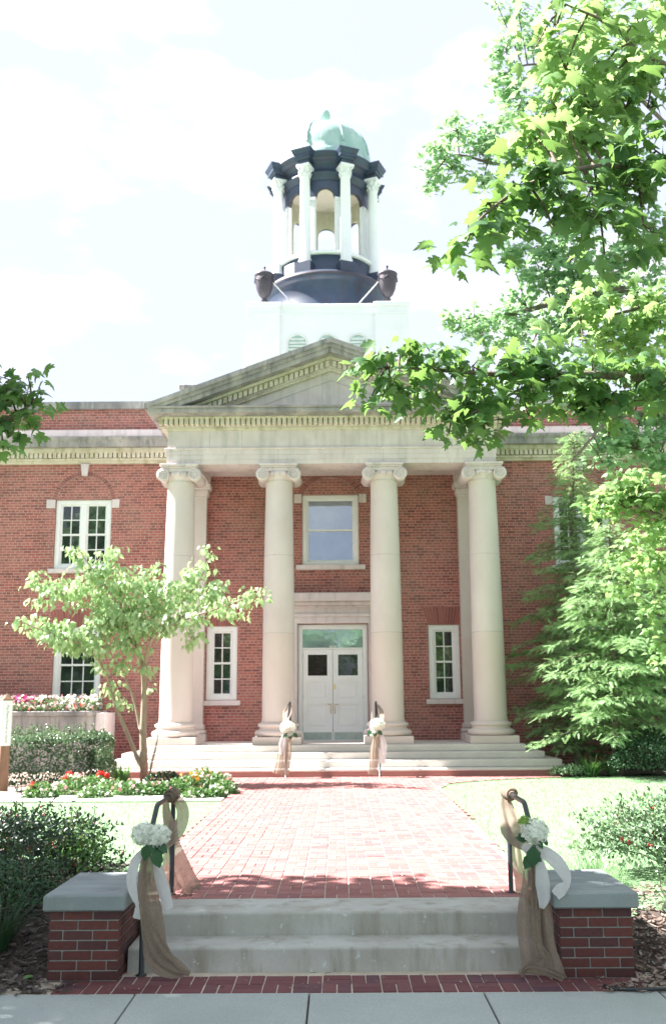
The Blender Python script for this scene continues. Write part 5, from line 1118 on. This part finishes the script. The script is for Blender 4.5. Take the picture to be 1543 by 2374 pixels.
for k, (nx, ny) in enumerate(((0, -1), (1, 0), (-1, 0), (0, 1))):
    b = MB()
    if nx == 0: b.box(-.084, .084, ny*.088, ny*.096, .86, 1.72)
    else: b.box(nx*.088, nx*.096, -.084, .084, .86, 1.72)
    rotp(b); pn = b.build('panel', MT['white'], pr)
    me = textmesh('May Peace Prevail on Earth', .066); me.materials.clear(); me.materials.append(MT['print'])
    xs = Matrix(((0, -1 if ny < 0 or nx else 1, 0), (0, 0, 0), (0, 0, 0)))
    # text x axis runs down the pole, letters face outward
    n_ = Vector((nx, ny, 0)); dn = Vector((0, 0, -1)); upv = n_.cross(dn)
    V = [v.co.copy() for v in me.vertices]; 
    for v, c in zip(me.vertices, V):
        p = n_*(.0975+c.z)+dn*c.x+upv*c.y+Vector((0, 0, 1.28))
        v.co = Vector((p.x*ca-p.y*sa, p.x*sa+p.y*ca, p.z))
    o = bpy.data.objects.new('writing', me); COL.objects.link(o); o.parent = pn

# ================================================================== RAILINGS, DRAPES AND FLOWERS
def railing(name, pts, r, label, group, plates=()):
    b = MB(); P = [Vector(p) for p in pts]; Q = []
    for i, p in enumerate(P):
        if 0 < i < len(P)-1:
            a = (P[i-1]-p).normalized()*.04; c = (P[i+1]-p).normalized()*.04
            for t in (0, .25, .5, .75, 1): Q.append((p+a)*(1-t)**2+p*2*t*(1-t)+(p+c)*t*t)
        else: Q.append(p)
    root = empty(name, tuple(P[0]), label, 'railing', group); b.tube([tuple(q) for q in Q], r, 12); b.build('rail', MT['pipe'], root)
    for (x, y, z) in plates: b = MB(); b.lathe([(r*1.9, z), (r*1.9, z+.006), (r*1.2, z+.012), (r, z+.02)], x, y, 16); b.build('foot_collar', MT['pipe'], root)
for sx, lab in ((-1.32, 'black pipe handrail on the left of the entry steps'), (1.6, 'black pipe handrail on the right of the entry steps')):
    railing('handrail', [(sx, 7.57, -.33), (sx, 7.56, .47), (sx, 8.03, .82), (sx, 8.80, .83), (sx, 8.82, 0)], .0205, lab, 'handrails at the entry steps', [(sx, 7.57, -.33), (sx, 8.82, 0)])
for sx, lab in ((-1.06, 'dark handrail left of the portico steps under pale fabric'), (1.06, 'dark handrail right of the portico steps with its top showing')):
    railing('handrail', [(sx, 22.62, 0), (sx, 22.6, .95), (sx, 24.3, 1.66), (sx, 24.55, 1.66), (sx, 24.56, .64)], .024, lab, 'handrails at the portico steps')

def ribbonmesh(name, P, Wd, mat, label=None, cat=None, group=None, pleat=.0, npl=3, nseg=30, nac=18, tw=(0, 0), parent=None, facing=None, th=.0, uvs=6, seed=0):
    rg = random.Random(seed); C = [np.array(q) for q in smoothpts(P, nseg)]; n = len(C); Ws = np.interp(np.linspace(0, 1, n), np.linspace(0, 1, len(Wd)), Wd)
    V = []; UV = []; F = []; L = np.zeros(3) if parent is None else np.array(root_loc(parent)); ln = 0
    for i in range(n):
        t = i/(n-1); d = norm(C[min(i+1, n-1)]-C[max(i-1, 0)])
        fv = np.array(facing if facing is not None else (0, -1, .15)); w = norm(np.cross(d, fv)); nn = norm(np.cross(w, d))
        a = tw[0]+(tw[1]-tw[0])*t; w, nn = w*math.cos(a)+nn*math.sin(a), nn*math.cos(a)-w*math.sin(a)
        if i: ln += np.linalg.norm(C[i]-C[i-1])
        for j in range(nac+1):
            s = j/nac*2-1; amp = pleat*(.6+.4*math.sin(5*t+seed))
            off = amp*math.sin(npl*PI*s+1.3*math.sin(3*t+seed)+seed)+amp*.35*math.sin(7*s+9*t)
            V.append(tuple(C[i]+w*s*Ws[i]/2*(1+.05*math.sin(11*t+3*s))+nn*off-L)); UV.append((s*.12*1, ln))
    for i in range(n-1):
        for j in range(nac): q = i*(nac+1)+j; F.append((q, q+1, q+nac+2, q+nac+1))
    me = bpy.data.meshes.new(name); me.from_pydata(V, [], F); me.materials.append(MT[mat]); uv = me.uv_layers.new(name='UVMap')
    for p in me.polygons:
        p.use_smooth = True
        for li in p.loop_indices: uv.data[li].uv = UV[me.loops[li].vertex_index]
    o = bpy.data.objects.new(name, me); COL.objects.link(o)
    if parent is not None: o.parent = parent
    if label: tag(o, label, cat, group)
    return o
def knot(parent, c, r, mat, sx=1, seed=0):
    b = MB(); rg = random.Random(seed); m = 9
    b.tube([(c[0]+rg.uniform(-.006, .006), c[1]-.1+.2*i/(m-1), c[2]-.004+rg.uniform(-.006, .006)) for i in range(m)], [.024]+[r*rg.uniform(.8, 1.12) for i in range(m-2)]+[.024], 14)
    b.build('knot', MT[mat], parent)
    for k in range(3):
        pts = []
        for t in range(9):
            a = t/8*2*PI+k*1.1; pts.append((c[0]+r*1.12*math.cos(a), c[1]-.06+.06*k+.02*t/8, c[2]+r*1.12*math.sin(a)))
        ribbonmesh('wrap', pts, [.05, .075, .05], mat, parent=parent, pleat=.006, nseg=20, nac=10, facing=(.05, -1, .02), tw=(PI/2, PI/2), seed=seed+k)
# left front drape
sL = empty('burlap_drape', (-1.32, 8.6, .83), 'long burlap drape trailing from the left entry handrail to the bricks', 'drape', 'burlap drapes on the entry handrails')
b1 = lambda px, py, Y: tuple(atY(px, py, Y))
ribbonmesh('front_fall', [b1(341, 1972, 7.46), b1(340, 2000, 7.45), b1(341, 2050, 7.43), b1(350, 2110, 7.42), b1(357, 2165, 7.41), b1(362, 2205, 7.4), b1(376, 2232, 7.39), b1(398, 2250, 7.37), b1(425, 2262, 7.36)], [.06, .09, .125, .15, .16, .165, .2, .17, .1, .03], 'burlap', parent=sL, pleat=.016, npl=2, nseg=44, seed=1)
ribbonmesh('fold', [b1(338, 2120, 7.40), b1(352, 2170, 7.39), b1(375, 2215, 7.385), b1(405, 2240, 7.37), b1(440, 2258, 7.36)], [.03, .09, .12, .12, .1, .03], 'burlap', parent=sL, pleat=.01, npl=2, nseg=26, seed=4)
ribbonmesh('loop', [b1(397, 1848, 8.72), b1(417, 1862, 8.66), b1(424, 1890, 8.5), b1(414, 1925, 8.25), b1(392, 1950, 7.95), b1(362, 1968, 7.55)], [.07, .1, .1, .1, .1, .08, .06], 'burlapthin', parent=sL, pleat=.022, npl=3, tw=(0, .3), seed=2)
ribbonmesh('loop', [b1(384, 1850, 8.6), b1(386, 1885, 8.5), b1(392, 1920, 8.3), b1(385, 1950, 7.9), b1(356, 1970, 7.5)], [.05, .07, .09, .1, .07, .05], 'burlap', parent=sL, pleat=.01, npl=2, seed=5)
ribbonmesh('tail', [b1(402, 1900, 8.78), b1(402, 1945, 8.8), b1(412, 1985, 8.84), b1(428, 2025, 8.86), b1(444, 2058, 8.84), b1(448, 2068, 8.78)], [.07, .1, .13, .16, .18, .17], 'burlapthin', parent=sL, pleat=.012, npl=2, seed=3)
ribbonmesh('tail', [b1(390, 1950, 8.8), b1(388, 2000, 8.84), b1(398, 2045, 8.84), b1(408, 2068, 8.78)], [.05, .08, .11, .12], 'burlapthin', parent=sL, pleat=.01, npl=2, seed=9)
knot(sL, (-1.32, 8.66, .835), .045, 'burlap', 1, 3); knot(sL, (-1.32, 8.74, .83), .05, 'burlap', 1, 7)
# right front drape
sR = empty('burlap_drape', (1.6, 8.6, .83), 'wide sheer burlap drape hanging beside the right brick pier', 'drape', 'burlap drapes on the entry handrails')
ribbonmesh('front_fall', [b1(1227, 1978, 7.46), b1(1229, 2010, 7.45), b1(1234, 2060, 7.44), b1(1240, 2110, 7.43), b1(1242, 2160, 7.42), b1(1247, 2205, 7.41), b1(1254, 2240, 7.4), b1(1256, 2262, 7.37)], [.06, .1, .15, .22, .255, .27, .28, .3, .33], 'burlapthin', parent=sR, pleat=.026, npl=3, nseg=44, nac=30, seed=6)
ribbonmesh('fold', [b1(1235, 1985, 7.43), b1(1240, 2060, 7.41), b1(1241, 2130, 7.395), b1(1246, 2190, 7.39), b1(1262, 2225, 7.39), b1(1250, 2252, 7.37)], [.05, .07, .06, .06, .1, .2], 'burlap', parent=sR, pleat=.01, npl=2, nseg=36, seed=8)
ribbonmesh('hem', [b1(1206, 2262, 7.36), b1(1225, 2245, 7.37), b1(1265, 2250, 7.36), b1(1306, 2268, 7.36)], [.03, .05, .06, .05], 'burlap', parent=sR, pleat=.008, npl=2, nseg=20, seed=8)
ribbonmesh('loop', [b1(1171, 1850, 8.72), b1(1176, 1880, 8.62), b1(1184, 1912, 8.4), b1(1196, 1942, 8.1), b1(1212, 1962, 7.8), b1(1226, 1975, 7.52)], [.08, .13, .17, .19, .16, .11, .06], 'burlap', parent=sR, pleat=.014, npl=2, tw=(0, -.2), seed=11)
ribbonmesh('tail', [b1(1192, 1940, 8.8), b1(1196, 1985, 8.84), b1(1203, 2030, 8.86), b1(1210, 2068, 8.84)], [.08, .1, .1, .11], 'burlapthin', parent=sR, pleat=.012, npl=2, seed=12)
knot(sR, (1.6, 8.66, .835), .045, 'burlap', -1, 13); knot(sR, (1.6, 8.74, .83), .05, 'burlap', -1, 17)
# white ribbons
wl = empty('white_ribbon', (-1.3, 7.5, .36), 'white ribbon with two tails under the left hydrangea bouquet', 'ribbon', 'white ribbons under the entry bouquets')
ribbonmesh('tail', [b1(333, 1972, 7.44), b1(313, 2000, 7.42), b1(305, 2045, 7.4), b1(314, 2085, 7.4), b1(322, 2104, 7.42), b1(316, 2130, 7.44)], [.04, .07, .075, .06, .03, .06, .05], 'ribbon', parent=wl, pleat=.006, npl=1, seed=1)
ribbonmesh('tail', [b1(350, 1980, 7.47), b1(363, 2005, 7.47), b1(374, 2045, 7.46), b1(384, 2080, 7.45), b1(392, 2108, 7.44)], [.03, .07, .09, .09, .06], 'ribbon', parent=wl, pleat=.008, npl=1, seed=2)
wr = empty('white_ribbon', (1.55, 7.5, .36), 'white ribbon blown over the right stone pier cap', 'ribbon', 'white ribbons under the entry bouquets')
ribbonmesh('tail', [b1(1240, 1968, 7.44), b1(1262, 1977, 7.42), b1(1288, 1997, 7.4), b1(1308, 2025, 7.38), b1(1313, 2048, 7.37), b1(1300, 2062, 7.35), b1(1286, 2076, 7.33)], [.05, .1, .1, .085, .05, .09, .07], 'ribbon', parent=wr, pleat=.006, npl=1, seed=3)
ribbonmesh('tail', [b1(1246, 1985, 7.42), b1(1253, 2015, 7.4), b1(1257, 2050, 7.39), b1(1259, 2080, 7.38), b1(1254, 2106, 7.38)], [.05, .085, .1, .1, .03], 'ribbon', parent=wr, pleat=.008, npl=1, seed=4)
ribbonmesh('bow', [b1(1212, 1972, 7.42), b1(1222, 1966, 7.4), b1(1238, 1970, 7.4)], [.06, .07, .05], 'ribbon', parent=wr, pleat=.004, npl=1, seed=5)

def bouquet(loc, heads, leaves, label, group, fl=.03, lsz=.12, green=None):
    root = empty('hydrangea_bouquet', loc, label, 'bouquet', group)
    for (C, r) in heads:
        C = np.array(C); n = 240; d = rdir(n); sq = np.array([1, 1, .86])
        lump = 1+.06*np.sin(d[:, 0]*9)*np.sin(d[:, 2]*8)
        P = C+d*sq*(r*lump*rng.uniform(.9, 1.02, n))[:, None]
        b = MB(); b.lathe([(0, C[2]-r*.7), (r*.6, C[2]-r*.5), (r*.84, C[2]), (r*.6, C[2]+r*.5), (0, C[2]+r*.72)], C[0], C[1], 14)
        b.build('flower_core', MT['hydr'], root)
        scatter('flower_head', MT['hydr'], [(TP, P, rdir(n), d+rdir(n)*.35, fl*rng.uniform(.8, 1.15, n), 0)], root)
    if green is not None:
        C, r = green; n = 120; d = rdir(n, -.1, 1); scatter('viburnum_head', MT['viburnum'], [(TP, np.array(C)+d*r*rng.uniform(.6, 1, n)[:, None], rdir(n), d, fl*.6, 0)], root)
    for (p, dd, nn, sz) in leaves:
        scatter('leaf', MT['bqleaf'], [(oval_template(.33, .06, .1), np.array([p]), np.array([dd]), np.array([nn]), sz, 0)], root)
c1, c2 = atY(334, 1934, 7.43), atY(365, 1937, 7.42)
lv = [(atY(345, 1955, 7.4), (-.25, -.1, -1), (0, -1, .2), .125), (atY(352, 1952, 7.38), (.12, -.2, -.9), (0, -1, .3), .09), (atY(358, 1968, 7.38), (.35, -.1, -1), (.2, -1, .2), .14), (atY(366, 1955, 7.39), (.8, -.1, -.7), (.3, -1, .5), .1), (atY(362, 1950, 7.41), (.5, 0, -.8), (.2, -1, .2), .11)]
bouquet(tuple(atY(348, 1955, 7.45)), [(c1, .088), (c2, .088)], lv, 'two white hydrangea heads with dark leaves on the left entry handrail', 'hydrangea bouquets on the handrails')
c1 = atY(1239, 1928, 7.42)
lv = [(atY(1235, 1958, 7.38), (-.05, -.1, -1), (0, -1, .2), .16), (atY(1231, 1980, 7.4), (-.55, -.1, -1), (-.2, -1, .3), .12), (atY(1222, 1948, 7.42), (-1, 0, .25), (0, -1, .5), .09), (atY(1218, 1937, 7.42), (-1, 0, .2), (0, -.6, .8), .06), (atY(1245, 1948, 7.38), (.6, -.2, -1), (.2, -1, .3), .07), (atY(1258, 1944, 7.4), (.6, -.2, -1), (.2, -1, .4), .06), (atY(1240, 1985, 7.38), (.7, -.1, -.6), (0, -1, .4), .06)]
bouquet(tuple(atY(1230, 1955, 7.45)), [(c1, .1)], lv, 'single white hydrangea head with a green sprig on the right entry handrail', 'hydrangea bouquets on the handrails', green=(atY(1215, 1908, 7.43), .05))
for s, px, py, lab, lab2 in ((-1, 667, 1687, 'bouquet of white hydrangea on the left portico handrail', 'pale burlap drape wrapped down the left portico handrail'), (1, 874, 1681, 'bouquet of white hydrangea on the right portico handrail', 'pale burlap drape in two tails on the right portico handrail')):
    Y = 22.5; c = atY(px, py, Y); c2 = atY(px+s*-2+(4 if s < 0 else -4), py+18, Y-.03)
    lv = [(c2+np.array([.05*k, -.06, .05]), (k*.7, -.3, -.5), (0, -1, .5), .16) for k in (-1, 0, 1)]
    bouquet(tuple(c), [(c, .165), (c2, .1)], lv, lab, 'hydrangea bouquets on the portico handrails', .05)
    dr = empty('burlap_drape', tuple(c), lab2, 'drape', 'burlap drapes on the portico handrails')
    if s < 0:
        ribbonmesh('wrap', [A3(672, 1634, 24.2), A3(666, 1650, 23.8), A3(662, 1670, 23.2), A3(665, 1690, 22.55)], [.12, .2, .16, .16], 'burlapthin', parent=dr, pleat=.03, npl=2, seed=2)
        ribbonmesh('fall', [A3(666, 1700, 22.46), A3(662, 1730, 22.44), A3(657, 1765, 22.42), A3(650, 1796, 22.36)], [.2, .28, .32, .36], 'burlapthin', parent=dr, pleat=.04, npl=3, seed=5)
        ribbonmesh('fall', [A3(662, 1700, 22.4), A3(655, 1725, 22.4), A3(655, 1750, 22.4)], [.12, .16, .1], 'ribbon', parent=dr, pleat=.02, npl=2, seed=6)
    else:
        ribbonmesh('wrap', [A3(875, 1634, 24.2), A3(883, 1650, 23.7), A3(884, 1668, 23.1), A3(877, 1685, 22.55)], [.06, .1, .1, .12], 'burlapthin', parent=dr, pleat=.02, npl=2, seed=2)
        ribbonmesh('fall', [A3(875, 1698, 22.46), A3(870, 1730, 22.44), A3(866, 1765, 22.42), A3(863, 1796, 22.4)], [.14, .2, .22, .2], 'burlapthin', parent=dr, pleat=.03, npl=2, seed=5)
        ribbonmesh('fall', [A3(880, 1698, 22.46), A3(886, 1730, 22.44), A3(886, 1770, 22.42)], [.12, .2, .12], 'ribbon', parent=dr, pleat=.03, npl=2, seed=6)
bpy.context.view_layer.update()
